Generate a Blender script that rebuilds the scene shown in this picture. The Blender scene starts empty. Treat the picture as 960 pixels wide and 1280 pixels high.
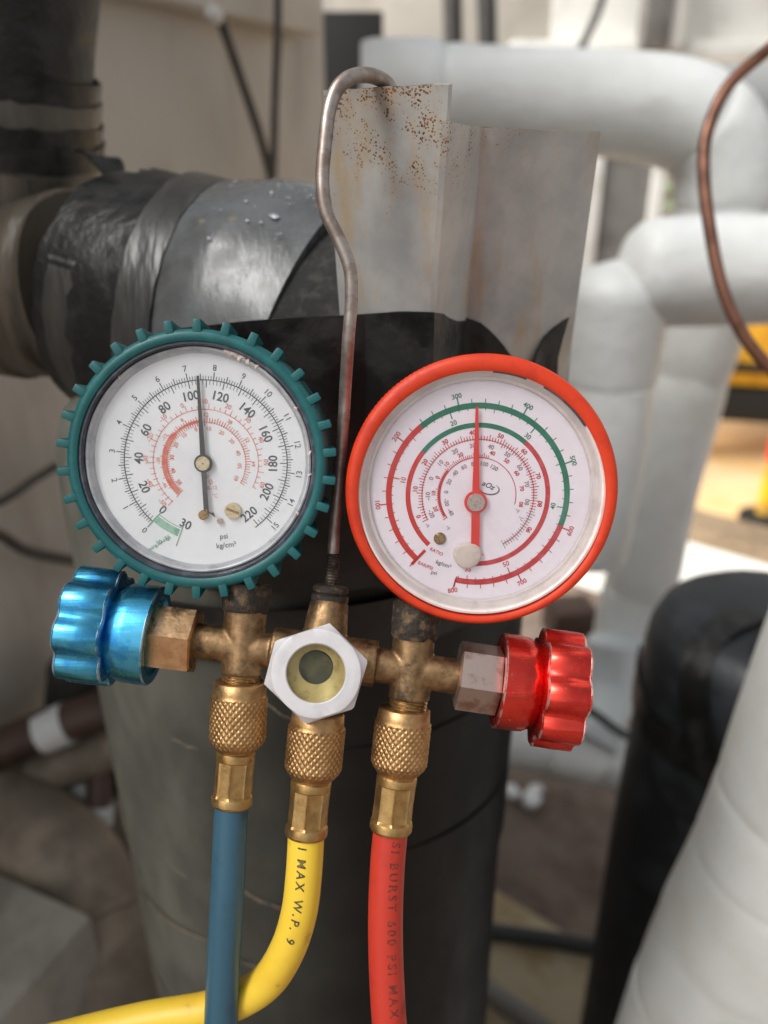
import bpy, bmesh, math, random
from mathutils import Vector, Matrix
random.seed(7)
R = math.radians
SC = bpy.context.scene
COL = SC.collection

# ------------------------------------------------------------------ camera
PITCH = R(25)
EYE = Vector((0, 0, 1.30))
FPX = 1000.0                       # focal length in photo pixels (960 x 1280)
DM = 0.235                         # metres from lens to the manifold
K = DM / FPX                       # one photo pixel at the manifold, in metres
cam = bpy.data.cameras.new('camera')
cam.sensor_fit = 'VERTICAL'; cam.sensor_height = 24; cam.sensor_width = 18
cam.lens = FPX / 1280 * 24
cam.clip_start = 0.01; cam.clip_end = 400
cam.dof.use_dof = True; cam.dof.focus_distance = 0.236; cam.dof.aperture_fstop = 4.8
camo = bpy.data.objects.new('camera', cam); COL.objects.link(camo)
camo.location = EYE; camo.rotation_euler = (R(90) - PITCH, 0, 0)
SC.camera = camo
CF = Vector((0, math.cos(PITCH), -math.sin(PITCH)))
CU = Vector((0, math.sin(PITCH), math.cos(PITCH)))
CR = Vector((1, 0, 0))
def ray(px, py): return CF + CR * ((px - 480) / FPX) + CU * ((640 - py) / FPX)
def P(px, py, t): return EYE + ray(px, py) * t             # a point of the place t metres deep
def PY(px, py, y): d = ray(px, py); return EYE + d * (y / d.y)   # ... on the vertical plane at y
def PZ(px, py, z): d = ray(px, py); return EYE + d * ((z - EYE.z) / d.z)

# ------------------------------------------------------------------ light
SUN_EL, SUN_RO = R(46), R(250)
w = bpy.data.worlds.new('World'); SC.world = w; w.use_nodes = True
nt = w.node_tree
bgn = nt.nodes['Background']
sky = nt.nodes.new('ShaderNodeTexSky'); sky.sky_type = 'NISHITA'; sky.sun_disc = False
sky.sun_elevation = SUN_EL; sky.sun_rotation = SUN_RO
sky.air_density = 1.0; sky.dust_density = 4.0; sky.ozone_density = 0.6
# overcast: cloud takes most of the blue out of the sky
bw_ = nt.nodes.new('ShaderNodeRGBToBW'); tw = nt.nodes.new('ShaderNodeMix'); tw.data_type = 'RGBA'; tw.blend_type = 'MULTIPLY'; tw.inputs[0].default_value = 1
cl = nt.nodes.new('ShaderNodeMix'); cl.data_type = 'RGBA'; cl.inputs[0].default_value = .82
nt.links.new(sky.outputs[0], bw_.inputs[0]); nt.links.new(bw_.outputs[0], tw.inputs[6]); tw.inputs[7].default_value = (1.0, 1.0, .99, 1)
nt.links.new(sky.outputs[0], cl.inputs[6]); nt.links.new(tw.outputs[2], cl.inputs[7]); nt.links.new(cl.outputs[2], bgn.inputs[0])
bgn.inputs[1].default_value = 0.12
sun = bpy.data.lights.new('sun', 'SUN'); sun.energy = 2.9; sun.angle = R(42); sun.color = (1, .985, .955)
suno = bpy.data.objects.new('sun', sun); COL.objects.link(suno)
sd = Vector((math.sin(SUN_RO) * math.cos(SUN_EL), math.cos(SUN_RO) * math.cos(SUN_EL), math.sin(SUN_EL)))
suno.rotation_euler = sd.to_track_quat('Z', 'Y').to_euler(); suno.location = (-1, -1, 4)
SC.view_settings.view_transform = 'Standard'; SC.view_settings.look = 'None'
SC.view_settings.exposure = 0.97; SC.view_settings.gamma = 1; SC.view_settings.use_curve_mapping = False
SC.cycles.max_bounces = 8; SC.cycles.transparent_max_bounces = 12
SC.cycles.use_denoising = True

# ------------------------------------------------------------------ materials
def lin(h):
    h = h.lstrip('#'); o = []
    for i in (0, 2, 4):
        v = int(h[i:i+2], 16) / 255; o.append(v / 12.92 if v <= .04045 else ((v + .055) / 1.055) ** 2.4)
    return (*o, 1)
class N:
    def __init__(s, name):
        s.m = bpy.data.materials.new(name); s.m.use_nodes = True
        s.t = s.m.node_tree; s.b = s.t.nodes['Principled BSDF']; s.out = s.t.nodes['Material Output']
        s.co = s.t.nodes.new('ShaderNodeTexCoord')
    def n(s, typ, **kw):
        x = s.t.nodes.new('ShaderNode' + typ)
        for k, v in kw.items(): setattr(x, k, v)
        return x
    def l(s, a, b): s.t.links.new(a, b)
    def noise(s, scale, detail=4, rough=.6, sx=(1, 1, 1), vec=None):
        mp = s.n('Mapping'); mp.inputs['Scale'].default_value = sx
        s.l(vec or s.co.outputs['Object'], mp.inputs[0])
        x = s.n('TexNoise'); x.inputs['Scale'].default_value = scale
        x.inputs['Detail'].default_value = detail; x.inputs['Roughness'].default_value = rough
        s.l(mp.outputs[0], x.inputs['Vector']); return x.outputs['Fac']
    def vor(s, scale, sx=(1, 1, 1), feature='F1'):
        mp = s.n('Mapping'); mp.inputs['Scale'].default_value = sx
        s.l(s.co.outputs['Object'], mp.inputs[0])
        x = s.n('TexVoronoi'); x.feature = feature; x.inputs['Scale'].default_value = scale
        s.l(mp.outputs[0], x.inputs['Vector']); return x.outputs['Distance']
    def ramp(s, src, lo, hi, a=0., b=1.):
        x = s.n('MapRange'); x.interpolation_type = 'SMOOTHSTEP'
        for i, v in ((1, lo), (2, hi), (3, a), (4, b)): x.inputs[i].default_value = v
        s.l(src, x.inputs[0]); return x.outputs[0]
    def mul(s, a, b, op='MULTIPLY'):
        x = s.n('Math', operation=op)
        for i, v in ((0, a), (1, b)):
            if isinstance(v, (int, float)): x.inputs[i].default_value = v
            else: s.l(v, x.inputs[i])
        return x.outputs[0]
    def mix(s, fac, a, b):
        x = s.n('Mix', data_type='RGBA')
        for i, v in ((0, fac), (6, a), (7, b)):
            if isinstance(v, (int, float, tuple)): x.inputs[i].default_value = v
            else: s.l(v, x.inputs[i])
        return x.outputs[2]
    def base(s, c):
        if isinstance(c, tuple): s.b.inputs['Base Color'].default_value = c
        else: s.l(c, s.b.inputs['Base Color'])
    def rough(s, r):
        if isinstance(r, (int, float)): s.b.inputs['Roughness'].default_value = r
        else: s.l(r, s.b.inputs['Roughness'])
    def bump(s, src, strength, dist):
        x = s.n('Bump'); x.inputs['Strength'].default_value = strength; x.inputs['Distance'].default_value = dist
        s.l(src, x.inputs['Height']); s.l(x.outputs[0], s.b.inputs['Normal'])
def simple(name, col, rough=.5, metal=0., col2=None, sc=60, lo=.45, hi=.65, bump=None, spec=.5, sx=(1, 1, 1), r2=None):
    s = N(name); c = lin(col) if isinstance(col, str) else col
    f = s.ramp(s.noise(sc, 5, .62, sx), lo, hi)
    if col2: s.base(s.mix(f, c, lin(col2) if isinstance(col2, str) else col2))
    else: s.base(c)
    if r2 is None: s.rough(rough)
    else: s.rough(s.ramp(f, 0, 1, rough, r2))
    s.b.inputs['Metallic'].default_value = metal
    s.b.inputs['Specular IOR Level'].default_value = spec
    if bump: s.bump(s.noise(bump[0], 4, .6, sx), bump[1], bump[2])
    return s.m

M = {}
def brass(name, ca, cb, cc, grime=.5, rough=.34):
    s = N(name)
    f1 = s.ramp(s.noise(260, 5), .35, .68); f2 = s.ramp(s.noise(95, 6, .7), grime, grime + .22)
    s.base(s.mix(f2, s.mix(f1, lin(ca), lin(cb)), lin(cc)))
    s.b.inputs['Metallic'].default_value = 1
    s.l(s.ramp(f2, 0, 1, 1., .55), s.b.inputs['Metallic'])
    s.rough(s.ramp(s.noise(400, 4), .3, .7, rough - .06, rough + .14))
    s.bump(s.noise(900, 3), .25, .0003)
    return s.m
M['brass'] = brass('brass_body', '#a0825f', '#7d6448', '#33281d', .48, .48)
M['nut'] = brass('brass_nut', '#c6a070', '#ab885c', '#6a5036', .58, .42)
M['ferrule'] = brass('brass_ferrule', '#c2a06a', '#a98756', '#75593a', .60, .40)
M['hexbrass'] = brass('brass_hex', '#d9b48a', '#c59b72', '#8a6a4a', .60, .30)
def anod(name, c, cdark, edge):
    s = N(name)
    f = s.ramp(s.noise(180, 5, .6), .4, .7)
    sc = s.ramp(s.noise(500, 5, .7), .66, .74)
    s.base(s.mix(sc, s.mix(f, lin(c), lin(cdark)), lin(edge)))
    s.b.inputs['Metallic'].default_value = .92
    s.rough(s.ramp(f, 0, 1, .24, .33))
    s.bump(s.noise(700, 3, .5, (.04, 1, 1)), .35, .0003)
    return s.m
M['blue'] = anod('blue_anodised', '#56b0d4', '#378cc8', '#b9dcea')
M['red'] = anod('red_anodised', '#e4483c', '#cf3632', '#efb9ae')
M['edge_blue'] = simple('worn_blue_edge', '#b8d3de', .35, .9, '#3f9ecb', 300, .45, .6)
M['edge_red'] = simple('worn_red_edge', '#e8c9c4', .35, .9, '#cf3a2c', 300, .45, .6)
M['nickel'] = simple('nickel_plate', '#d6d3d4', .55, .25, '#cbc8ca', 90)
M['hexgrey'] = simple('hex_steel', '#b9a69c', .34, .9, '#96796a', 150)
M['teal'] = simple('teal_rubber', '#0b5759', .42, 0, '#126263', 160, bump=(900, .12, .0002), r2=.52)
M['orange'] = simple('orange_red_rubber', '#cc3509', .5, 0, '#bd2b07', 120, bump=(900, .12, .0002), r2=.58)
M['bezel'] = simple('dark_bezel', '#3c4048', .35, .1, '#585c66', 260)
M['rimpearl'] = simple('clear_lens_rim', '#ddd2cd', .34, 0, '#cdbfba', 90, spec=.6)
M['rimgrey'] = simple('grey_lens_rim', '#b9babd', .3, 0, '#9d9fa3', 120)
def dial(name, a, b):
    s = N(name); f = s.ramp(s.noise(45, 4), .4, .7)
    s.base(s.mix(f, lin(a), lin(b))); s.rough(.55); return s.m
M['dialw'] = dial('white_dial', '#f6f7f8', '#eff0f2')
M['dialp'] = dial('pinkish_dial', '#f3eaf1', '#eee4ec')
M['ink'] = simple('black_ink', '#55575b', .6, 0, '#6b6d71', 700)
M['inkgrey'] = simple('grey_ink', '#5d5a5e', .6, 0, '#77737a', 900)
M['inkmauve'] = simple('mauve_ink', '#9a7f88', .6, 0, '#b39aa2', 900)
M['inkpink'] = simple('pink_ink', '#e08c7e', .6, 0, '#eab0a6', 500)
M['inksalmon'] = simple('salmon_ink', '#d9654e', .6, 0, '#e18b78', 500)
M['inkred'] = simple('red_ink', '#cc1f0e', .55, 0, '#cc2a1c', 160)
M['inkrose'] = simple('rose_ink', '#c22c30', .55, 0, '#cc4a4e', 300)
M['inkgreen'] = simple('green_ink', '#0b6f52', .55, 0, '#127a5c', 200)
M['inkpale'] = simple('pale_green_ink', '#a5cdb8', .6, 0, '#7fb59b', 400)
M['inkpale2'] = simple('green_small_ink', '#6fa88e', .6, 0, '#8fbfa8', 600)
M['needle'] = simple('needle_grey', '#4c4a47', .45, .3)
M['needlered'] = simple('needle_red', '#dc2c1c', .5, 0)
M['pinbrass'] = simple('pale_brass', '#d8c9a6', .35, .5, '#c2ad84', 900)
M['pinsteel'] = simple('pale_steel', '#c3b2a8', .4, .6, '#a8968c', 900)
M['pindark'] = simple('dark_brass', '#a8875a', .3, .8, '#7a5c34', 900)
M['plug'] = simple('milky_plastic', '#d8c9bf', .35, 0, '#cbbab0', 300)
M['hole'] = simple('dark_hole', '#474840', .6, 0, '#625f50', 160)
M['sightring'] = simple('amber_seat', '#d2c198', .35, .1, '#b9a47a', 300)
M['steelrod'] = simple('steel_rod', '#a79d96', .42, .75, '#877a71', 160, .4, .62, sx=(1, 1, .25), r2=.5, bump=(600, .2, .0002))
M['rodthread'] = simple('dark_steel', '#3a3431', .5, .6, '#6f6258', 400)
M['hoseblue'] = simple('blue_rubber', '#33596c', .38, 0, '#223f4e', 55, .5, .72, r2=.58, bump=(1200, .05, .0001))
def yellowm():
    s = N('yellow_rubber')
    f = s.ramp(s.noise(30, 4), .45, .7); g = s.ramp(s.noise(120, 5, .65), .60, .72)
    s.base(s.mix(s.mul(g, .55), s.mix(f, lin('#efc93e'), lin('#e4b736')), lin('#a8792c')))
    s.rough(.42); s.bump(s.noise(1200, 2), .05, .0001); return s.m
M['hoseyellow'] = yellowm()
M['hosered'] = simple('red_rubber', '#bd3626', .40, 0, '#96281f', 70, .5, .78, r2=.58, bump=(1200, .05, .0001))
M['printblk'] = simple('hose_print_black', '#4a4428', .6, 0, '#7d6c33', 900)
M['printred'] = simple('hose_print_maroon', '#6e2a24', .6, 0, '#a43a2e', 700)
def glass(name, veil, tint=(1, 1, 1, 1)):
    s = N(name)
    tr = s.n('BsdfTransparent'); tr.inputs[0].default_value = tint
    gl = s.n('BsdfGlossy'); gl.inputs['Roughness'].default_value = .07
    df = s.n('BsdfDiffuse'); df.inputs[0].default_value = (.75, .76, .78, 1)
    fr = s.n('Fresnel'); fr.inputs[0].default_value = 1.46
    m1 = s.n('MixShader'); m2 = s.n('MixShader')
    sm = s.ramp(s.noise(60, 6, .7), .45, .75, veil * .4, veil * 2.2)
    s.l(sm, m1.inputs[0]); s.l(tr.outputs[0], m1.inputs[1]); s.l(df.outputs[0], m1.inputs[2])
    s.l(s.mul(fr.outputs[0], .45), m2.inputs[0]); s.l(m1.outputs[0], m2.inputs[1]); s.l(gl.outputs[0], m2.inputs[2])
    s.l(m2.outputs[0], s.out.inputs[0]); return s.m
M['lens'] = glass('gauge_lens', .022)
M['sightglass'] = glass('sight_glass', .012, (.93, .92, .82, 1))
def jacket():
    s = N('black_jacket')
    # side light put into the colour: lit left grey, shaded right black
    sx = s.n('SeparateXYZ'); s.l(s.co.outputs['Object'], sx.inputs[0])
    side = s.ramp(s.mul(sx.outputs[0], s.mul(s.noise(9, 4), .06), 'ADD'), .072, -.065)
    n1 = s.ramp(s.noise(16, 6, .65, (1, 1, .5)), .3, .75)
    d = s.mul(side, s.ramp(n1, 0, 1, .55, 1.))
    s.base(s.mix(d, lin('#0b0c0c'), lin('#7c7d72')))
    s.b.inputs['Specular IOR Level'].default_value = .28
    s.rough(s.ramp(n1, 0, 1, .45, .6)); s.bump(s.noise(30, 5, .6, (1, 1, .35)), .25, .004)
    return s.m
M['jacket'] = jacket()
def greyjacket():
    s = N('grey_jacket')
    n1 = s.ramp(s.noise(28, 6, .65), .35, .7); n2 = s.ramp(s.noise(55, 5, .7), .62, .70)
    c = s.mix(n1, lin('#606365'), lin('#474745')); c = s.mix(s.mul(n2, .6), c, lin('#8d8068'))
    s.base(c); s.rough(s.ramp(s.noise(70, 5), .35, .7, .22, .42)); s.bump(s.noise(60, 6, .65, (1, .35, .35)), .22, .003)
    return s.m
M['greyjacket'] = greyjacket()
M['tape'] = simple('black_tape', '#191919', .34, 0, '#2b2a29', 40, r2=.5, bump=(45, .45, .004), spec=.35)
M['tapegrey'] = simple('dusty_tape', '#343433', .3, 0, '#57534b', 35, .42, .68, r2=.45, bump=(50, .45, .005), sx=(1, .22, .22))
M['tapebrown'] = simple('tan_tape', '#38352f', .33, 0, '#665c4e', 30, .42, .7, r2=.5, bump=(60, .7, .006), sx=(1, .15, .15))
M['foamblack'] = simple('black_foam', '#242422', .85, 0, '#3f3c36', 180, bump=(400, .8, .001))
M['paint'] = simple('silver_paint', '#b9bdc2', .3, .2, '#8a8e92', 220)  # bright silver for the modelled glints on the grey pipe
def rustpaint():
    s = N('rusty_paint')
    sx = s.n('SeparateXYZ'); s.l(s.co.outputs['Object'], sx.inputs[0])
    top = s.ramp(sx.outputs[2], .016, .076); west = s.ramp(sx.outputs[0], .03, -.02, .55, 1.)
    clus = s.ramp(s.noise(110, 4, .65), .28, .66)
    dens = s.mul(s.mul(s.mul(top, west), clus), s.mul(s.ramp(s.noise(38, 2), .42, .68), .13), 'ADD')
    def spots(scale, k, off): return s.ramp(s.mul(s.mul(dens, k), s.mul(s.vor(scale), off, 'ADD'), 'SUBTRACT'), -.02, .07)
    rust = s.mul(spots(430, .36, .08), s.mul(spots(700, .44, .05), spots(1050, .50, .07), 'MAXIMUM'), 'MAXIMUM')
    stain = s.ramp(s.noise(70, 6, .65, (1, 1, .22)), .48, .74)
    c = s.mix(s.ramp(s.noise(40, 5), .3, .7), lin('#b6b6b2'), lin('#989a9b'))
    c = s.mix(s.mul(stain, .7), c, lin('#b0935f')); c = s.mix(s.mul(s.ramp(dens, .08, .75), .22), c, lin('#a88c66')); c = s.mix(rust, c, s.mix(s.ramp(s.noise(300, 3), .4, .6), lin('#5a4029'), lin('#875c34')))
    s.base(c); s.rough(s.ramp(rust, 0, 1, .42, .85)); s.b.inputs['Metallic'].default_value = .15
    s.bump(s.mul(rust, -1), .3, .0006); return s.m
M['rustpaint'] = rustpaint()
M['rustedge'] = simple('rusty_edge', '#4a3628', .8, .1, '#8a7a68', 300, .45, .6)
M['wall'] = simple('beige_panel', '#b8b2a8', .6, 0, '#9b9287', 9, .42, .75, bump=(20, .08, .002), sx=(1, 1, .3))
M['wallledge'] = simple('beige_ledge', '#bdb7ac', .55, 0, '#b0aa9f', 6)
M['dirtywall'] = simple('dirty_plaster', '#6b6157', .85, 0, '#51483f', 6, .35, .7, bump=(30, .3, .004))
M['foam'] = simple('white_foam', '#d9dbd9', .5, 0, '#cfd0cc', 9, .4, .7, bump=(14, .35, .015))
M['foamnear'] = simple('white_foam_near', '#d8d9d5', .62, 0, '#cfcfc7', 22, .4, .7, bump=(240, .12, .0006))
M['foamblue'] = simple('cool_white_foam', '#cfd6d8', .5, 0, '#c3cacc', 9, .4, .7, bump=(14, .35, .015))
M['copper'] = simple('oxidised_copper', '#7d5645', .42, .6, '#5f4033', 60)
M['vessel'] = simple('black_rubber_wrap', '#1d2023', .48, 0, '#292d32', 30, r2=.6, bump=(70, .25, .002))
M['cable'] = simple('dark_cable', '#3b3835', .5, 0, '#4c4742', 30)
M['blackcable'] = simple('black_cable', '#252727', .45)
M['dirt'] = simple('brown_ground', '#77685c', .9, 0, '#5a4a40', 9, .35, .7, bump=(30, .6, .01))
M['tan'] = simple('tan_floor', '#e6c596', .8, 0, '#d6a868', 2.2, .35, .7)
M['conc'] = simple('pale_concrete', '#eeebe4', .8, 0, '#e2ddd2', 5, .35, .7, bump=(40, .3, .003))  # near-white base stands in for strong sun on the slab
M['concold'] = simple('stained_concrete', '#b9aa8c', .85, 0, '#a08a66', 14, .42, .68, bump=(40, .4, .004))
M['concgrey'] = simple('grey_concrete', '#a8a297', .85, 0, '#8a8479', 14, .4, .68, bump=(50, .4, .004))
M['kerb'] = simple('brown_kerb', '#8f7b62', .85, 0, '#75634e', 10, bump=(40, .3, .004))
M['yellow'] = simple('yellow_machine_paint', '#e9ae2a', .45, 0, '#d99a22', 12)
M['mustard'] = simple('mustard_paint', '#b8933f', .5, 0, '#a5823a', 12)
M['dark'] = simple('dark_void', '#151412', .8)
M['steelgrey'] = simple('grey_steel', '#7d7a75', .5, .3, '#6c6863', 12)
M['whitesteel'] = simple('white_steel', '#d8d6d0', .5, 0, '#cbc8c0', 10)
M['brownpipe'] = simple('brown_pipe', '#4f3a30', .5, 0, '#3c2c25', 20)
M['lag'] = simple('dirty_lagging', '#6f6456', .6, 0, '#978976', 18, .4, .7, r2=.5, bump=(40, .5, .006))
M['leaf'] = simple('leaf_green', '#6f8f5a', .6, 0, '#4f7044', 40)
M['navy'] = simple('dark_blue_paint', '#20262e', .5)

# ------------------------------------------------------------------ mesh helpers
def link(o, parent=None):
    COL.objects.link(o)
    if parent: o.parent = parent
    return o
def mesh(name, v, f, mat, parent=None, smooth=True, angle=35, off=None):
    me = bpy.data.meshes.new(name)
    if off is not None: v = [Vector(p) - off for p in v]
    me.from_pydata([tuple(p) for p in v], [], f); me.validate()
    bm = bmesh.new(); bm.from_mesh(me); bmesh.ops.recalc_face_normals(bm, faces=bm.faces); bm.to_mesh(me); bm.free()
    me.polygons.foreach_set('use_smooth', [smooth] * len(me.polygons))
    if smooth: me.set_sharp_from_angle(angle=R(angle))
    for mm in (mat if isinstance(mat, (list, tuple)) else [mat]): me.materials.append(mm)
    return link(bpy.data.objects.new(name, me), parent)
def tag(o, label, cat, group=None, kind=None):
    o['label'] = label; o['category'] = cat
    if group: o['group'] = group
    if kind: o['kind'] = kind
    return o
def thing(name, label, cat, loc, group=None):
    o = bpy.data.objects.new(name, None); o.empty_display_size = .02; COL.objects.link(o); o.location = loc
    return tag(o, label, cat, group)
class Geo:
    def __init__(s): s.v = []; s.f = []
    def add(s, vf):
        n = len(s.v); s.v += [Vector(p) for p in vf[0]]; s.f += [[i + n for i in q] for q in vf[1]]; return s
    def out(s): return s.v, s.f
def own(name, vf, mat, label, cat, group=None, **kw):
    """one mesh that is a thing: origin at the middle of its base"""
    v = [Vector(p) for p in vf[0]]
    lo = [min(p[i] for p in v) for i in range(3)]; hi = [max(p[i] for p in v) for i in range(3)]
    base = Vector(((lo[0] + hi[0]) / 2, (lo[1] + hi[1]) / 2, lo[2]))
    o = mesh(name, v, vf[1], mat, off=base, **kw); o.location = base
    return tag(o, label, cat, group)
def ground_piece(name, vf, mat):
    o = own(name, vf, mat, '', '', smooth=False); del o['label']; del o['category']; o['kind'] = 'structure'; return o
def frame(axis, hint=Vector((0, 0, 1))):
    a = axis.normalized(); e1 = hint - a * hint.dot(a)
    if e1.length < 1e-4: h = Vector((1, 0, 0)); e1 = h - a * h.dot(a)
    e1.normalize(); return a, e1, a.cross(e1)
def lathe(org, axis, prof, seg=32, rf=None, cap=(True, True), hint=Vector((0, 0, 1)), ph=0.0):
    """prof: list of (distance along axis, radius); rf(s, theta, r) may change the radius"""
    a, e1, e2 = frame(axis, hint); v = []; f = []; n = len(prof)
    for s, r in prof:
        for j in range(seg):
            th = 2 * math.pi * j / seg + ph; rr = rf(s, th, r) if rf else r
            v.append(org + a * s + (e1 * math.cos(th) + e2 * math.sin(th)) * rr)
    for i in range(n - 1):
        for j in range(seg):
            k = (j + 1) % seg; f.append([i*seg + j, i*seg + k, (i+1)*seg + k, (i+1)*seg + j])
    if cap[0]: f.append(list(range(seg))[::-1])
    if cap[1]: f.append([(n-1)*seg + j for j in range(seg)])
    return v, f
def spline(pts, n):
    """Catmull-Rom through pts, n samples"""
    pts = [Vector(p) for p in pts]; q = [pts[0]*2 - pts[1]] + pts + [pts[-1]*2 - pts[-2]]; o = []; m = len(pts) - 1
    for i in range(n):
        u = i / (n - 1) * m; k = min(int(u), m - 1); t = u - k; a, b, c, d = q[k:k+4]
        o.append(.5 * ((2*b) + (c - a)*t + (2*a - 5*b + 4*c - d)*t*t + (3*b - a - 3*c + d)*t**3))
    return o
def tube(path, r, seg=20, rf=None, hint=Vector((0, 0, 1)), cap=True):
    v = []; f = []; n = len(path); e = None; s = 0.
    for i, p in enumerate(path):
        d = (path[min(i+1, n-1)] - path[max(i-1, 0)]).normalized()
        if e is None: _, e, _ = frame(d, hint)
        e = (e - d * e.dot(d)).normalized(); e2 = d.cross(e)
        if i: s += (p - path[i-1]).length
        rr0 = r(i / (n-1)) if callable(r) else r
        for j in range(seg):
            th = 2*math.pi*j/seg; rr = rf(s, th, rr0) if rf else rr0
            v.append(p + (e*math.cos(th) + e2*math.sin(th))*rr)
    for i in range(n-1):
        for j in range(seg):
            k = (j+1) % seg; f.append([i*seg+j, i*seg+k, (i+1)*seg+k, (i+1)*seg+j])
    if cap: f.append(list(range(seg))[::-1]); f.append([(n-1)*seg+j for j in range(seg)])
    return v, f
def box(c, sx, sy, sz, rot=None, bev=0.0):
    bm = bmesh.new(); bmesh.ops.create_cube(bm, size=1)
    for q in bm.verts: q.co = Vector((q.co.x*sx, q.co.y*sy, q.co.z*sz))
    if bev: bmesh.ops.bevel(bm, geom=bm.edges[:], offset=bev, segments=2, affect='EDGES', profile=.6)
    m = rot or Matrix.Identity(3); bm.verts.ensure_lookup_table(); bm.verts.index_update()
    out = [Vector(c) + m @ q.co for q in bm.verts], [[q.index for q in p.verts] for p in bm.faces]; bm.free(); return out
def rz(a): return Matrix.Rotation(a, 3, 'Z')
def wob(seed, amp, ks=3, kt=3, L=.1):
    rnd = random.Random(seed); ph = [rnd.uniform(0, 6.28) for _ in range(12)]
    def g(s, th, r):
        d = 0
        for i in range(1, 4):
            d += math.sin(i*kt/3*2//1*th + ph[i] + s/L*ks*i*.7) / i * .5 + math.sin(s/L*ks*i + ph[i+4]) / i * .3
        return r + amp*d
    return g
TXT = {}
def text(s, bold=.012, shear=0., space=1.):
    key = (s, bold, shear, space)
    if key not in TXT:
        cu = bpy.data.curves.new('lettering', 'FONT'); cu.body = s; cu.size = 1; cu.align_x = 'CENTER'; cu.align_y = 'CENTER'
        cu.offset = bold; cu.shear = shear; cu.space_character = space; cu.resolution_u = 3
        o = bpy.data.objects.new('lettering', cu); COL.objects.link(o); bpy.context.view_layer.update()
        me = o.evaluated_get(bpy.context.evaluated_depsgraph_get()).to_mesh()
        v = [q.co.copy() for q in me.vertices]; f = [list(p.vertices) for p in me.polygons]
        if v:
            cx = (min(q.x for q in v) + max(q.x for q in v))/2; cy = (min(q.y for q in v) + max(q.y for q in v))/2
            v = [Vector((q.x - cx, q.y - cy, 0)) for q in v]
        bpy.data.objects.remove(o); bpy.data.curves.remove(cu); TXT[key] = (v, f)
    return TXT[key]

# ================================================================== THE SETTING
# wall of the plant casing on the left, running away to the right
WD = Vector((math.sin(R(24)), math.cos(R(24)), 0)); WN = Vector((WD.y, -WD.x, 0))   # along, and out of, the wall
W0 = Vector((-.74, 0, 0))
def wall_pt(px, py, out=0.):
    d = ray(px, py); t = (W0 + WN*out - EYE).dot(WN) / d.dot(WN); return EYE + d*t
def wall_along(p): return (p - W0).dot(WD)
ROTW = rz(-R(24))        # local y runs along the wall
s1 = wall_along(wall_pt(408, 150))
wl = thing('casing_wall', 'beige casing wall with a ledge along its top, behind the tape-wrapped pipes', 'wall', W0 + WD*.6)
def wbox(a, b, z0, z1, out0, out1, bev=.003):
    c = W0 + WD*((a+b)/2) + WN*((out0+out1)/2); c.z = (z0+z1)/2
    return box(c, out1-out0, b-a, z1-z0, ROTW, bev)
zl = wall_pt(300, 24, .03).z
mesh('panel', *wbox(-.6, s1, .62, 2.2, -.05, 0), M['wall'], wl, off=wl.location)
mesh('plinth', *wbox(-.6, s1 + .02, 0, .617, -.06, .012), M['dirtywall'], wl, off=wl.location)
mesh('ledge', *wbox(-.6, s1 - .09, zl, zl + .16, .003, .045), M['wallledge'], wl, off=wl.location)
# ground sheet to the horizon, with the brighter floor and slabs lying on it
def quad(pts, z): return [Vector((x, y, z)) for x, y in pts], [list(range(len(pts)))]
ground_piece('ground', quad([(-150, -20), (150, -20), (150, 300), (-150, 300)], 0), M['dirt'])
def zrow(pxs, z): return [tuple(PZ(px, py, z).xy) for px, py in pxs]
ground_piece('yard_floor', quad([(.55, 2.55), (7, 2.35), (12, 14), (.2, 14)], .004), M['tan'])
ka, kb = PZ(830, 668, .10), PZ(965, 706, .10); ke = (kb - ka).normalized(); kn = Vector((-ke.y, ke.x, 0)); ka -= ke*.6; kan = math.atan2(ke.y, ke.x)
kc = ka + ke*1.6
ground_piece('pale_slab', box((kc.x - kn.x*.165, kc.y - kn.y*.165, .05), 3.2, .33, .10, rz(kan), .008), M['conc'])
ground_piece('brown_kerb', box((kc.x + kn.x*.085, kc.y + kn.y*.085, .075), 3.2, .16, .15, rz(kan), .01), M['kerb'])
g = PZ(690, 1215, .12)
# stained concrete plinth, its corner seen between the columns
pl = [PZ(590, 1095, .12).xy, PZ(770, 1205, .12).xy, PZ(770, 1500, .12).xy, PZ(480, 1500, .12).xy]
v = [Vector((p[0], p[1], z)) for z in (0, .12) for p in pl]
ground_piece('concrete_plinth', (v, [[0,1,2,3], [4,5,6,7]] + [[i, (i+1) % 4, (i+1) % 4 + 4, i + 4] for i in range(4)]), M['concold'])

# ------------------------------------------------------------------ far things, top and right
bw = thing('frame_wall', 'pale far wall of beams and panels above the white pipes', 'wall', Vector((.9, 3.0, 0)))
def fb(name, x0, y0, x1, y1, y, d, mat, bev=.004):
    pm = (max(y0, 0) + min(y1, 280))/2; a = PY(x0, y0, y); b = PY(x1, y1, y); a.x = PY(x0, pm, y).x; b.x = PY(x1, pm, y).x
    return mesh(name, *box(((a.x+b.x)/2, y + d/2, (a.z+b.z)/2), abs(b.x-a.x), d, abs(a.z-b.z), None, bev), mat, bw, off=bw.location)
fb('back_panel', 340, -120, 1100, 60, 3.10, .05, M['wall'])
fb('pale_panel', 690, -120, 1060, 52, 3.02, .06, M['whitesteel'])
fb('grey_panel', 480, -120, 690, 66, 3.03, .05, M['wallledge'])
fb('white_beam', 640, 50, 1080, 74, 2.94, .08, M['whitesteel'])
fb('post', 806, -120, 838, 60, 2.88, .08, M['steelgrey'])
fb('post', 838, -120, 856, 60, 2.90, .06, M['whitesteel'])
fb('cabinet', 754, 180, 820, 420, 2.95, .10, M['steelgrey'])
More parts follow.
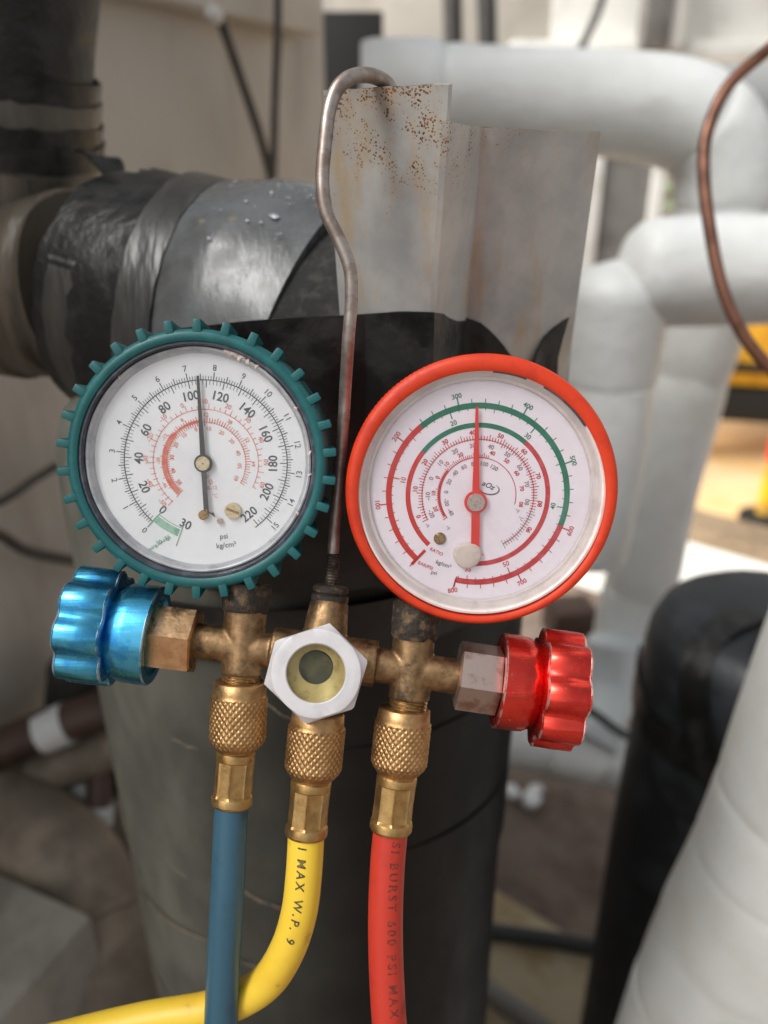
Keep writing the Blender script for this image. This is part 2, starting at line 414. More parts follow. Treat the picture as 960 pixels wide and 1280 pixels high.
fb('cabinet_frame', 722, 130, 756, 430, 2.93, .08, M['whitesteel'])
fb('cabinet_frame', 818, 150, 834, 430, 2.93, .08, M['whitesteel'])
fb('lower_panel', 480, 180, 760, 470, 3.06, .05, M['wallledge'])
op = PY(430, 70, 2.0)
own('open_cabinet', box((op.x, 2.0 + .2, op.z - .06), .17, .3, .30, None, .004), M['dark'], 'dark cabinet opening at the end of the beige wall', 'cabinet')
for px, py0, py1, lab in ((567, -60, 74, 'thick dark cable dropping behind the white pipe, nearer the bracket'), (610, -60, 74, 'thick dark cable dropping behind the white pipe, further from the bracket')):
    own('drop_cable', tube([PY(px - 3, py0, 2.5), PY(px, py1, 2.5), PY(px + 2, 190, 2.5)], .026, 12), M['cable'], lab, 'cable', 'cables dropping behind the white pipe')
own('slant_cable', tube(spline([PY(765, -40, 2.6), PY(745, 20, 2.6), PY(722, 70, 2.6), PY(705, 130, 2.6)], 14), .012, 10), M['cable'], 'thin grey cable slanting down above the white pipe joint', 'cable')
# shrub seen through the gap between cabinet and pipe
sh = thing('shrub', 'blurred green shrub in the bright gap beside the grey cabinet', 'shrub', Vector((2.6, 7.2, 0)))
rnd = random.Random(3); gg = Geo()
for i in range(260):
    c = Vector((rnd.gauss(0, .35), rnd.gauss(0, .3), .25 + abs(rnd.gauss(.35, .3)))); a = rnd.uniform(0, 6.3); b = rnd.uniform(-.8, .8)
    u = Vector((math.cos(a), math.sin(a), b)) * .09; q = Vector((-math.sin(a), math.cos(a), rnd.uniform(-.5, .5))) * .04
    gg.add(([c - u, c + q, c + u, c - q], [[0, 1, 2, 3]]))
mesh('foliage', *gg.out(), M['leaf'], sh, smooth=False); sh.children[0]['kind'] = 'stuff'
mesh('stem', *tube([Vector((0, 0, 0)), Vector((.03, 0, .3)), Vector((.0, .02, .6))], .02, 8), M['brownpipe'], sh)

# yellow machine on the tan floor
ym = Vector((PZ(948, 585, .0).x - .02, 3.45, 0)); ms = thing('yellow_machine', 'blurred yellow machine with dark grille standing on the tan floor', 'machine', ym)
ms.rotation_euler.z = R(-14)
mesh('body', *box((0, .1, .48), .62, .5, .28, None, .03), M['yellow'], ms)
mesh('hood', *box((.06, .1, .66), .42, .4, .08, None, .03), M['yellow'], ms)
mesh('grille', *box((-.03, -.10, .265), .52, .16, .14, None, .01), M['dark'], ms)
mesh('bumper', *box((-.02, -.17, .43), .66, .05, .035, None, .01), M['dark'], ms)
for sx in (-.27, .27):
    for sy in (-.08, .3): mesh('leg', *box((sx, sy, .10), .06, .06, .20, None, .006), M['dark'], ms)
mesh('filler_cap', *lathe(Vector((-.16, .0, .62)), Vector((0, 0, 1)), [(0, .04), (.05, .04), (.055, .03)], 16), M['dark'], ms)
pp_ = PZ(953, 650, 0.004)
mk = thing('marker_post', 'mustard post with red and yellow bands at the right edge of the tan floor', 'post', pp_)
mesh('post', *lathe(Vector((0, 0, 0)), Vector((0, 0, 1)), [(0, .03), (.55, .03), (.56, .02)], 16), M['mustard'], mk)
mesh('base', *lathe(Vector((0, 0, 0)), Vector((0, 0, 1)), [(0, .09), (.02, .085), (.03, .04)], 20), M['dark'], mk)
mesh('band', *lathe(Vector((0, 0, .24)), Vector((0, 0, 1)), [(0, .032), (.09, .032)], 16), M['needlered'], mk)
mesh('band', *lathe(Vector((0, 0, .08)), Vector((0, 0, 1)), [(0, .032), (.11, .032)], 16), M['yellow'], mk)
nb = PY(958, 258, 1.9)
nv = thing('dark_valve', 'dark blue valve body at the edge above the white pipe bend', 'valve', nb)
mesh('valve_body', *lathe(Vector((0, 0, -.03)), Vector((0, 0, 1)), [(0, .028), (.01, .04), (.05, .04), (.06, .028)], 20), M['navy'], nv)
mesh('bonnet', *lathe(Vector((.0, 0, .03)), Vector((0, 0, 1)), [(0, .018), (.05, .018), (.055, .03), (.07, .03)], 16), M['navy'], nv)

# ------------------------------------------------------------------ white insulated pipes
def sections(name, label, path, r, cuts, mat, seed, amp=.0035, pinch=.06, seg=28):
    """one insulated pipe: lengths of foam butted together, slightly pinched at every joint"""
    base = path[-1].copy(); o = thing(name, label, 'pipe', base, 'white insulated pipes')
    n = len(path); cuts = [0] + cuts + [1]
    for i in range(len(cuts) - 1):
        a, b = int(cuts[i]*(n-1)), int(cuts[i+1]*(n-1)); pp = path[a:b+1]; m = len(pp) - 1
        ra = r*(1 + pinch*.3*((i*7 + seed) % 3 - 1))
        def rad(u, ra=ra, m=m):
            e = min(u, 1-u)*m; return ra*(1 - pinch*max(0, 1 - e/1.5))
        mesh('insulation_section', *tube(pp, rad, seg, wob(seed + i, amp, L=r*6)), mat, o, off=base)
    return o
# upper run: along the top, round the bend at the right and down to the floor bend
yA = 1.16
top = spline([PY(452, 118, yA), PY(520, 119, yA), PY(600, 122, yA), PY(735, 130, yA), PY(830, 140, yA), PY(885, 165, yA), PY(905, 215, yA), PY(898, 290, yA), PY(868, 420, yA)], 80)
drop = [PY(868, 420, yA), PY(826, 600, yA), PY(790, 780, yA), PY(775, 870, yA)]
pA = top + spline(drop, 40)[1:]
def radA(u): return .0
sections('upper_white_pipe', 'long white insulated pipe crossing behind the rusty bracket then dropping at the right', pA, .064, [.12, .405, .56, .70, .86], M['foam'], 5)
# second run: from the right edge to the elbow by the bracket and down behind the red gauge
yB = .92
pB = [PY(1420 - (1420-768)*i/40, 328 + 15*i/40, yB) for i in range(41)]
pBv = spline([PY(776, 325, yB - .002), PY(770, 400, yB - .002), PY(763, 460, yB), PY(756, 510, yB), PY(744, 580, yB), PY(725, 690, yB)], 50)
lw = thing('lower_white_pipe', 'white insulated pipe with a square elbow just right of the rusty bracket', 'pipe', pBv[-1], 'white insulated pipes')
def rounded(r, L_, n_, both=False): return lambda u: r*(1 - .03*max(0, 1 - min(u, 1-u)*n_/1.5))*math.sqrt(max(.02, 1 - max(0, 1 - (u if both else 1-u)*L_/(r*.75))**2))
mesh('insulation_section', *tube(pB[:22], .0575, 30, wob(61, .003, L=.3)), M['foam'], lw, off=pBv[-1])
mesh('insulation_section', *tube(pB[21:], rounded(.0575, (pB[40]-pB[21]).length, 20), 30, wob(62, .003, L=.3)), M['foam'], lw, off=pBv[-1])
mesh('insulation_section', *tube(pBv[:24], rounded(.0545, .16, 24, True), 30, wob(63, .003, L=.3)), M['foam'], lw, off=pBv[-1])
mesh('insulation_section', *tube(pBv[23:], lambda u: .0535 + .004*math.sin(u*3.1), 30, wob(64, .004, L=.3)), M['foam'], lw, off=pBv[-1])
for k in range(3): mesh('tape_wrinkle', *tube([pB[27 + k] + Vector((.0, -.0575*math.sin(R(a)), .0575*math.cos(R(a)))) + Vector((.022*(a-60)/60, 0, 0)) for a in range(8, 120, 6)], .0012, 6), M['foam'], lw, off=pBv[-1])
# low bend near the floor behind the red knob
yC = 1.02
pC = spline([PY(600, 915, yC), PY(660, 925, yC), PY(715, 935, yC), PY(790, 955, yC), PY(880, 1010, yC)], 44)
sections('floor_white_pipe', 'short fat white insulated pipe lying low behind the red knob', pC, .052, [.35, .62], M['foam'], 2, .005)
nk = PY(742, 880, .98)
own('white_bend', tube(spline([PY(770, 800, 1.08), PY(765, 850, 1.06), PY(750, 890, 1.03), PY(735, 925, 1.0)], 20), .046, 24, wob(4, .004, L=.2)), M['foamblue'], 'pale bluish bend joining the dropping pipe to the low pipe', 'pipe', 'white insulated pipes')
own('strap_cable', tube(spline([PY(700, 870, .95), PY(740, 890, .95), PY(775, 915, .95), PY(820, 935, .95)], 20), .007, 10), M['blackcable'], 'black cable lying across the white bend behind the red knob', 'cable')
bx = PY(712, 772, 1.5)
own('brown_box', box(bx, .10, .08, .07, rz(.2), .006), M['brownpipe'], 'small brown box behind the lower right rim of the red gauge', 'box')
# white foam scraps on the floor
for i, (px, py, s) in enumerate(((662, 1000, 1.), (640, 990, .8), (672, 985, .6))):
    c = PZ(px, py, .012); rr = random.Random(i + 40)
    vf = lathe(c - Vector((0, 0, .012)), Vector((.3 - .3*i, .1, 1)), [(0, .006), (.006, .022*s), (.02*s, .024*s), (.026*s, .01)], 9, lambda q, th, r: r*(1 + .25*math.sin(2*th + i) + .1*math.sin(5*th)))
    own('foam_scrap', vf, M['foam'], ('white foam scrap on the brown ground, largest and nearest of three', 'white foam scrap on the brown ground beside the black column', 'white foam scrap on the brown ground, smallest and furthest back of three')[i], 'scrap', 'white foam scraps')
# black hose over the plinth, grey tube in its shadow
own('ground_hose', tube(spline([PZ(560, 1158, .14), PZ(620, 1165, .14), PZ(690, 1175, .14), PZ(760, 1185, .14), PZ(830, 1170, .13)], 30), .0135, 14), M['blackcable'], 'black hose lying across the stained concrete plinth', 'hose')
own('ground_tube', tube(spline([PZ(560, 1200, .15), PZ(610, 1238, .15), PZ(680, 1290, .15), PZ(760, 1360, .15)], 20), .017, 14), M['steelgrey'], 'grey tube lying along the plinth near the bottom edge', 'tube')

# thin brown tube bowed in front of the white pipes
pt = spline([P(1200, -90, .52), P(1090, -30, .52), P(1010, 20, .52), P(960, 62, .52), P(910, 108, .52), P(884, 165, .52), P(880, 220, .52), P(888, 290, .52), P(903, 360, .52), P(930, 420, .52), P(968, 465, .52), P(1030, 520, .52), P(1160, 600, .54), P(1320, 660, .58)], 110)
own('copper_tube', tube(pt, .0041, 14), M['copper'], 'thin brown copper tube bowed in front of the white pipes', 'tube')

# black rubber-wrapped vessel at the right
vx, vy = .360, .62
vs = thing('black_vessel', 'black rubber-wrapped vessel with a domed, tape-strapped top behind the near white pipe', 'vessel', Vector((vx, vy, 0)))
zt = .908
prof = [(0, .113), (zt - .05, .113), (zt - .03, .111), (zt - .012, .103), (zt - .002, .088), (zt + .002, .05), (zt + .003, .01)]
prof = [(0, .113)] + [(zt*.9*i/14, .113) for i in range(1, 15)] + prof[1:]
mesh('wrap', *lathe(Vector((0, 0, 0)), Vector((0, 0, 1)), prof, 64, wob(8, .0016, L=.3)), M['vessel'], vs)
def strap(pts, w, mat, name, parent, nrm, thick=.0016):
    n = len(pts); v = []; f = []
    for i, p in enumerate(pts):
        d = (pts[min(i+1, n-1)] - pts[max(i-1, 0)]).normalized(); q = d.cross(nrm(p)).normalized()*w/2; h = nrm(p)*thick
        v += [p - q, p + q, p + q + h, p - q + h]
    for i in range(n-1):
        for j in range(4): f.append([4*i+j, 4*i+(j+1) % 4, 4*i+4+(j+1) % 4, 4*i+4+j])
    f += [[0, 1, 2, 3], [4*n-4, 4*n-3, 4*n-2, 4*n-1]]
    return mesh(name, v, f, mat, parent, angle=50)
def surf(th, s):
    """point on the domed vessel; s from 0 at the crown to 1 at the shoulder, then down the side"""
    if s <= 1: r = .113*math.sin(s*math.pi/2)**.8; z = zt + .004 - .05*(1 - math.cos(s*math.pi/2))**1.3
    else: r = .113; z = zt - .046 - (s-1)*.113
    return Vector((r*math.cos(th), r*math.sin(th), z))
up = lambda p: (Vector((p.x, p.y, 0)).normalized()*.6 + Vector((0, 0, .8 if p.z > zt - .03 else .05))).normalized()
strap([surf(R(238) + .05*s, s) + up(surf(R(238), s))*.001 for s in [i/16*1.9 for i in range(1, 17)]], .03, M['tape'], 'tape_strap', vs, up)
strap([surf(R(196) + .35*s, s) + up(surf(R(196), s))*.0035 for s in [i/16*1.6 for i in range(1, 17)]], .028, M['tape'], 'tape_strap', vs, up)
strap([surf(R(150) + R(190)*i/30, 1.35 + .16*math.sin(i/5)) + Vector((0, 0, 0)) for i in range(31)], .034, M['tape'], 'tape_strap', vs, lambda p: Vector((p.x, p.y, 0)).normalized(), .003)

# near white insulated pipe, right foreground
ax = [Vector((.315, .385, 1.8)), Vector((.30, .385, 1.45)), Vector((.293, .385, 1.22)), Vector((.288, .385, 1.08)), Vector((.2795, .385, .97)), Vector((.2735, .383, .90)), Vector((.266, .383, .845)), Vector((.252, .385, .76)), Vector((.243, .385, .66)), Vector((.225, .385, .40)), Vector((.22, .385, .0))]
pn = spline(ax, 140)
sections('near_white_pipe', 'near white foam-covered pipe rising along the right edge of the photo', pn, .0605, [.22, .335, .475, .582, .68, .76, .87], M['foamnear'], 1, .0008, .012, seg=64)

# ------------------------------------------------------------------ lower left corner
lg = spline([P(-60, 1000, .86), P(30, 1040, .84), P(90, 1100, .82), P(120, 1180, .80), P(150, 1290, .78), P(175, 1400, .78)], 40)
lgt = thing('lagged_pipe', 'dirty brownish lagged pipe bending down in the lower left corner', 'pipe', lg[-1])
mesh('lagging', *tube(lg[:22], .057, 28, wob(11, .004, L=.12)), M['lag'], lgt, off=lg[-1])
mesh('lagging', *tube(lg[21:], .062, 28, wob(12, .004, L=.12)), M['lag'], lgt, off=lg[-1])
gb = P(28, 1240, .72)
own('concrete_post', box((gb.x - .04, gb.y, gb.z/2 + .03), .16, .14, gb.z + .06, rz(R(-24)), .006), M['concgrey'], 'grey concrete post cut off by the lower left corner', 'post')
def stub(name, pts, r, mat, label, col=None):
    o = thing(name, label, 'pipe', pts[0], 'small pipes by the dark wall foot')
    mesh('pipe_body', *tube(spline(pts, 20), r, 16), mat, o, off=pts[0])
    if col: a, b, rc, m2 = col; mesh('collar', *tube([a, b], rc, 20), m2, o, off=pts[0])
    return o
stub('brown_stub', [P(-60, 960, .84), P(30, 922, .84), P(90, 900, .84), P(180, 870, .84)], .021, M['brownpipe'], 'brown pipe with a white collar left of the column', (P(52, 916, .84), P(86, 903, .84), .0225, M['foam']))
stub('dark_stub', [P(-60, 1010, .87), P(60, 965, .87), P(160, 925, .87)], .024, M['lag'], 'dusty brown pipe lying under the collared one')
stub('drain_stub', [P(40, 1010, .90), P(100, 988, .90), P(190, 955, .90)], .020, M['blackcable'], 'dark pipe with a white end cap, left of the column', (P(92, 990, .885), P(114, 984, .885), .017, M['foam']))
stub('short_stub', [P(112, 1060, .86), P(122, 1015, .86), P(126, 950, .88), P(118, 880, .9)], .014, M['brownpipe'], 'upright brown pipe with a white foot beside the column', (P(121, 1030, .86), P(123, 1006, .86), .0165, M['foam']))
own('black_lump', lathe(P(105, 850, .9), Vector((.2, .2, 1)), [(-.05, .02), (-.04, .04), (.02, .045), (.05, .02)], 20, wob(2, .006)), M['foamblack'], 'black foam lump below the blue knob', 'foam')
for a in (((0, 640), (40, 605), (85, 578), (140, 566)), ((-20, 600), (30, 560), (90, 545), (140, 500))):
    pass
own('wall_cable', tube(spline([wall_pt(-60, 655, .02), wall_pt(10, 622, .03), wall_pt(50, 595, .02), wall_pt(95, 572, .03), wall_pt(160, 560, .03)], 24), .0045, 8), M['cable'], 'thin cable drooping on the wall left of the teal gauge, upper one', 'cable', 'cables on the left wall')
own('wall_cable', tube(spline([wall_pt(-60, 640, .03), wall_pt(0, 668, .03), wall_pt(40, 690, .03), wall_pt(120, 705, .03)], 24), .006, 8), M['cable'], 'thin cable drooping on the wall left of the teal gauge, lower one', 'cable', 'cables on the left wall')
# cables hanging in front of the casing wall
hc = thing('hanging_cable', 'dark cable with a white tip slanting down the beige wall', 'cable', wall_pt(345, 245, .06), 'cables on the beige wall')
mesh('sheath', *tube(spline([wall_pt(275, 22, .08), wall_pt(300, 95, .07), wall_pt(325, 170, .06), wall_pt(345, 245, .05)], 20), .0058, 10), M['cable'], hc, off=hc.location)
mesh('tip', *lathe(wall_pt(264, 14, .085), wall_pt(278, 30, .08) - wall_pt(264, 14, .085), [(-.004, .005), (-.001, .0085), (.014, .009), (.016, .006)], 14), M['whitesteel'], hc, off=hc.location)
own('hanging_cable', tube(spline([wall_pt(347, -60, .07), wall_pt(347, 40, .07), wall_pt(344, 120, .06), wall_pt(341, 250, .05)], 20), .0052, 10), M['cable'], 'dark cable hanging almost straight down the beige wall', 'cable', 'cables on the beige wall')

# ================================================================== BLACK COLUMN, GREY PIPE, BRACKET
CX, CY, CR_ = -.0428, .40, .122
ct = thing('insulated_column', 'thick upright column in dusty black insulation behind the gauges', 'column', Vector((CX, CY, 0)))
zs = [i*.03 for i in range(0, 39)]
prof = [(z, CR_ - .002*min(1, max(0, (1.0 - z)/.1))) for z in zs] + [(1.165, .121), (1.178, .117), (1.188, .108), (1.193, .09), (1.196, .05), (1.197, .01)]
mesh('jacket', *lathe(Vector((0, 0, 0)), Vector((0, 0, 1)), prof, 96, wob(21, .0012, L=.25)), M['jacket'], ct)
# pale scuffed tape edges winding down the column
def ribbon(th0, th1, z0, z1, w, r, n=40, thick=.0007, wav=0.):
    v = []; f = []
    for i in range(n):
        u = i/(n-1); th = th0 + (th1-th0)*u; z = z0 + (z1-z0)*u + wav*math.sin(u*9)
        for rr, dz in ((r, 0), (r, w), (r+thick, w), (r+thick, 0)): v.append(Vector((rr*math.cos(th), rr*math.sin(th), z + dz)))
    for i in range(n-1):
        for j in range(4): f.append([4*i+j, 4*i+(j+1) % 4, 4*i+4+(j+1) % 4, 4*i+4+j])
    f += [[0, 1, 2, 3], [4*n-4, 4*n-3, 4*n-2, 4*n-1]]
    return v, f
M['seam'] = simple('dusty_seam', '#85796a', .6, 0, '#55524a', 90, .45, .6)
def col_hit(px, py, r):
    d = ray(px, py); ox, oy = EYE.x - CX, EYE.y - CY
    A = d.x**2 + d.y**2; B = 2*(ox*d.x + oy*d.y); C = ox*ox + oy*oy - r*r; D = B*B - 4*A*C
    if D < 0: t = -B/(2*A)
    else: t = (-B - math.sqrt(D))/(2*A)
    p = EYE + d*t; return math.atan2(p.y - CY, p.x - CX), p.z
for i, (x0, y0, x1, y1, wd) in enumerate(((133, 1008, 176, 1096, .0022), (174, 1112, 262, 1180, .0030), (262, 1180, 330, 1215, .0015), (172, 1190, 214, 1256, .0030), (296, 1112, 352, 1138, .0016), (205, 1075, 235, 1100, .0012), (160, 1130, 175, 1165, .0014), (330, 880, 372, 905, .0012), (215, 925, 250, 940, .0010))):
    (ta, za), (tb, zb) = col_hit(x0, y0, CR_), col_hit(x1, y1, CR_)
    v, f = ribbon(ta % (2*math.pi), tb % (2*math.pi), za, zb, wd, CR_ - .0004, 24, .0006, .0006)
    for k, q in enumerate(v):                              # frayed: thin at both ends
        u = (k//4)/23; mid = za + (zb - za)*u + wd/2; q.z = mid + (q.z - mid)*(.25 + .75*math.sin(math.pi*u))*(1 + .4*math.sin(k//4*1.9 + i))
    mesh('tape_edge', v, f, M['seam'], ct)
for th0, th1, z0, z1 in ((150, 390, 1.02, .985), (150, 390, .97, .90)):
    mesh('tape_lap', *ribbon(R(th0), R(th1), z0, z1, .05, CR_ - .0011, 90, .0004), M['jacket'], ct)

# grey pipe running left from the top of the column
pz = 1.225
gp = thing('grey_pipe', 'grey insulated pipe wound with torn black tape, entering the column from the left', 'pipe', Vector((-.2, .45, pz)))
off = gp.location
big0, big1 = PY(138, 350, .42), Vector((-.030, .372, 1.207))
big0.z = 1.229
path = [big0.lerp(big1, i/40) for i in range(41)]
adir = (big1 - big0).normalized()
# slanted right end: the last rings lean
RB = lambda u: .0485 + .024*min(1, u/.75)**.8 - .006*max(0, 1 - u/.07)**2
v, f = tube(path, RB, 48, wob(31, .0012, L=.1))
for i in range(41):
    if i > 28:
        for j in range(48):
            q = v[i*48 + j]; k = (i - 28)/12
            q.x += (q.z - 1.207)*.07*k + .004*k
mesh('jacket', v, f, M['greyjacket'], gp, off=off)
mesh('foam_core', *tube([big0.lerp(big1, .6), big0.lerp(big1, .8), big1, big1 + Vector((.035, -.002, 0))], .0675, 40, wob(33, .0015, 6, 9, .02)), M['foamblack'], gp, off=off)
sm = [PY(-120, 372, .45), PY(-60, 369, .445), PY(0, 366, .44), PY(60, 362, .43), PY(112, 358, .42)]
mesh('taped_section', *tube(spline(sm, 40), lambda u: .0395 + .0065*u, 40, lambda s, th, r: r + .0022*(((s*34 + th/6.28*1.0) % 1.0)) + .0006*math.sin(5*th + s*90)), M['tapebrown'], gp, off=off)
def helix(p0, p1, rfun, th0, th1, w, n=50, thick=.0009, skew=0., ragged=0., seed=0, hint=Vector((0, 0, 1))):
    a, e1, e2 = frame(p1 - p0, hint); L = (p1-p0).length; rnd = random.Random(seed); v = []; f = []
    for i in range(n):
        u = i/(n-1); th = th0 + (th1-th0)*u
        d = e1*math.cos(th) + e2*math.sin(th); r = rfun(u) if callable(rfun) else rfun
        for rr, ds in ((r, -w/2 + rnd.uniform(-ragged, ragged)), (r, w/2 + rnd.uniform(-ragged, ragged)), (None, 1), (None, 0)):
            if rr is not None: v.append(p0 + a*(L*u + ds) + d*r)
            else: v.append(v[-2 if ds == 1 else -2] * 1); 
        A, B = v[-4], v[-3]; v[-2] = B + d*thick; v[-1] = A + d*thick
    for i in range(n-1):
        for j in range(4): f.append([4*i+j, 4*i+(j+1) % 4, 4*i+4+(j+1) % 4, 4*i+4+j])
    f += [[0, 1, 2, 3], [4*n-4, 4*n-3, 4*n-2, 4*n-1]]
    return v, f
def at(u): return big0.lerp(big1, u)
for (u0, u1, t0, t1, wd, mt, dr, rag) in ((.08, .30, -110, 190, .030, 'tapegrey', .0012, .0008), (.14, .42, -120, 170, .022, 'tape', .0022, .0022), (.22, .50, -60, 160, .026, 'tape', .0030, .0030), (.30, .66, -110, 160, .018, 'tapegrey', .0016, .0006), (.10, .16, -160, 190, .024, 'tape', .0036, .0012)):
    mesh('tape_turn', *helix(at(u0), at(u1), lambda u, u0=u0, u1=u1, dr=dr: RB(u0 + (u1-u0)*u) + dr, R(t0), R(t1), wd, 60, .0009, 0, rag, int(u0*100)), M[mt], gp, off=off)
# silver flecks modelled as glints of light along the jacket's top
rnd = random.Random(5); gg = Geo()
for i in range(70):
    u = rnd.choice((rnd.uniform(.55, .98), rnd.uniform(.8, .99))); th = rnd.gauss(R(8), R(20)); a, e1, e2 = frame(adir)
    d = e1*math.cos(th) + e2*math.sin(th); tq = -e1*math.sin(th) + e2*math.cos(th); p = at(u) + d*(RB(u) + .0006); s = rnd.uniform(.0002, .0007)*(1 + 1.2*(rnd.random() > .93))
    pts = [p + (adir*math.cos(k) * s*1.6 + tq*math.sin(k) * s)*rnd.uniform(.6, 1.2) for k in (0, 1.1, 2.2, 3.2, 4.3, 5.3)]
    gg.add((pts + [p + d*.0003], [[k, (k+1) % 6, 6] for k in range(6)]))
fl = mesh('paint_flakes', *gg.out(), M['paint'], gp, smooth=False, off=off); fl['kind'] = 'stuff'

# upright taped pipe at the top left
vb = [PY(8, 262, .468), PY(10, 200, .47), PY(14, 120, .47), PY(16, 40, .47), PY(18, -60, .47), PY(20, -160, .47)]
vt = thing('taped_riser', 'upright pipe bound in wrinkled black tape at the top left', 'pipe', vb[0])
vp = spline(vb, 60)
mesh('wrap', *tube(vp, lambda u: .0405 + .004*max(0, 1 - u/.35), 48, lambda s, th, r: r + .0010*math.sin(2*th + s*60) + .0016*max(0, 1 - s/.05)*math.sin(7*th + s*160)), M['tape'], vt, off=vb[0])
for (a, b, t0, t1, wd, mt, rr) in ((0, 16, -275, 95, .022, 'tapegrey', .0462), (2, 20, -275, 95, .012, 'tape', .0468), (6, 22, -275, 95, .018, 'tape', .0452), (0, 10, -275, 95, .014, 'tapebrown', .0476), (14, 26, -275, 95, .016, 'tapegrey', .0438), (20, 28, -275, 95, .020, 'tape', .0424)):
    mesh('tape_turn', *helix(vp[a], vp[b], rr, R(t0), R(t1), wd, 60, .0011, 0, .0009, a, Vector((1, 0, 0))), M[mt], vt, off=vb[0])
fp = [PY(112, 196, .44), PY(126, 198, .432), PY(138, 208, .43), PY(146, 226, .432), PY(149, 244, .438)]
strap([q - vb[0] for q in spline(fp, 14)], .016, M['tape'], 'tape_flap', vt, lambda p: Vector((.75, -.5, .5)).normalized(), .0012)

# folded bracket, rusty at the top
bt = {'A': (404, 113, .2470), 'B': (561, 105, .2260), 'B2': (561, 152, .2260), 'C': (604, 160, .2540), 'C2': (624, 161, .2550), 'D': (751, 165, .2800)}
bb = {'A': (425, 396, .2860), 'B': (544, 392, .2660), 'B2': (544, 392, .2660), 'C': (584, 405, .2925), 'C2': (603, 410, .2935), 'D': (713, 440, .3180)}
def bpt(k, u): return P(*bt[k]).lerp(P(*bb[k]), u)
brk = thing('angle_bracket', 'folded grey metal bracket with rust spots, standing above the gauges', 'bracket', P(570, 420, .28))
def plate(name, rows, parent, off, thick, mats, nrm_hint, fold=0):
    """rows: list of columns of points; a folded sheet given real thickness"""
    nu, nv = len(rows), len(rows[0]); fr = [p for r in rows for p in r]; bk = []
    for i in range(nu):
        for j in range(nv):
            a = rows[min(i+1, nu-1)][j] - rows[max(i-1, 0)][j]; b = rows[i][min(j+1, nv-1)] - rows[i][max(j-1, 0)]
            n = a.cross(b).normalized(); n = n if n.dot(nrm_hint) > 0 else -n; bk.append(rows[i][j] - n*thick)
    f = []; N0 = nu*nv; ix = lambda i, j: i*nv + j
    for i in range(nu-1):
        for j in range(nv-1):
            q = [ix(i, j), ix(i+1, j), ix(i+1, j+1), ix(i, j+1)]; f.append(q); f.append([k + N0 for k in q[::-1]])
    for i in range(nu-1):
        for j in (0, nv-1): f.append([ix(i, j), ix(i+1, j), ix(i+1, j)+N0, ix(i, j)+N0])
    for j in range(nv-1):
        for i in (0, nu-1): f.append([ix(i, j), ix(i, j+1), ix(i, j+1)+N0, ix(i, j)+N0])
    o = mesh(name, fr + bk, f, mats, parent, angle=32, off=off)
    if isinstance(mats, list):
        for q in list(o.data.polygons)[2*(nu-1)*(nv-1):]:
            if not (fold and any(abs(k % N0//nv - (nu-1 if fold > 0 else 0)) == 0 for k in q.vertices)): q.material_index = 1
    return o
def col_pts(k, top=0., n=14): return [bpt(k, top + (1.32 - top)*i/(n-1)) for i in range(n)]
rb = random.Random(2)
left = [[bpt('A', 1.32*j/13).lerp(bpt('B', 1.32*j/13), i/8) + Vector((0, 0, .0002*math.sin(i*2.1) if j == 0 else 0)) for j in range(14)] for i in range(9)]
plate('left_flange', left, brk, brk.location, .0022, [M['rustpaint'], M['rustedge']], Vector((-.3, -1, 0)), 1)
cols = ['B2', 'C', 'C2', 'D']; right = []
for a, b, n in (('B2', 'C', 5), ('C', 'C2', 3), ('C2', 'D', 7)):
    for i in range(n):
        right.append([bpt(a, 1.32*j/13).lerp(bpt(b, 1.32*j/13), i/n) + Vector((0, 0, .00015*math.sin(i*1.7) if j == 0 else 0)) for j in range(14)])
right.append([bpt('D', 1.32*j/13) for j in range(14)])
plate('right_flange', right, brk, brk.location, .0020, [M['rustpaint'], M['rustedge']], Vector((.3, -1, 0)), -1)

# black tape binding the foot of the bracket to the column
def colfront(x): 
    d = CR_**2 - (x - CX)**2; return CY - math.sqrt(d) if d > 0 else CY
def brfront(px):
    ks = ['A', 'B', 'C', 'C2', 'D']
    for a, b in zip(ks, ks[1:]):
        if bb[a][0] <= px <= bb[b][0]:
            u = (px - bb[a][0])/(bb[b][0] - bb[a][0]); return P(*bb[a]).lerp(P(*bb[b]), u).y
    return 9
def tape_sheet(tops, name, mat, zlow, n=44, m=10, gapd=.0016):
    rows = []; xs = [tops[0][0] + (tops[-1][0] - tops[0][0])*i/(n-1) for i in range(n)]
    for px in xs:
        for (x0, y0), (x1, y1) in zip(tops, tops[1:]):
            if x0 <= px <= x1: py = y0 + (y1-y0)*(px-x0)/max(1e-6, x1-x0)
        c = PY(px, py, .276); yf = min(colfront(c.x), brfront(px)) - gapd
        p = PY(px, py, yf); col = []
        for j in range(m):
            u = j/(m-1); z = p.z + (zlow - p.z)*u
            yy = min(colfront(p.x) - gapd, yf)*(1-u) + (min(colfront(p.x), yf + .004) - gapd)*u
            col.append(Vector((p.x, yy - .0008*math.sin(u*7 + px*.03), z)))
        rows.append(col)
    return plate(name, rows, ct, ct.location, .0007, mat, Vector((0, -1, 0)))
tape_sheet([(225, 410), (300, 402), (362, 398), (430, 394), (500, 389), (545, 391), (585, 398), (606, 406), (618, 420), (626, 424), (631, 434), (640, 446)], 'tape_band', M['tape'], 1.135)
tape_sheet([(664, 462), (672, 438), (680, 422), (690, 412), (704, 400), (719, 392)], 'tape_band', M['tape'], 1.17, 16)
mesh('tape_lap', *ribbon(R(248), R(350), 1.100, 1.104, .026, CR_ + .0012, 50, .0012), M['tape'], ct)
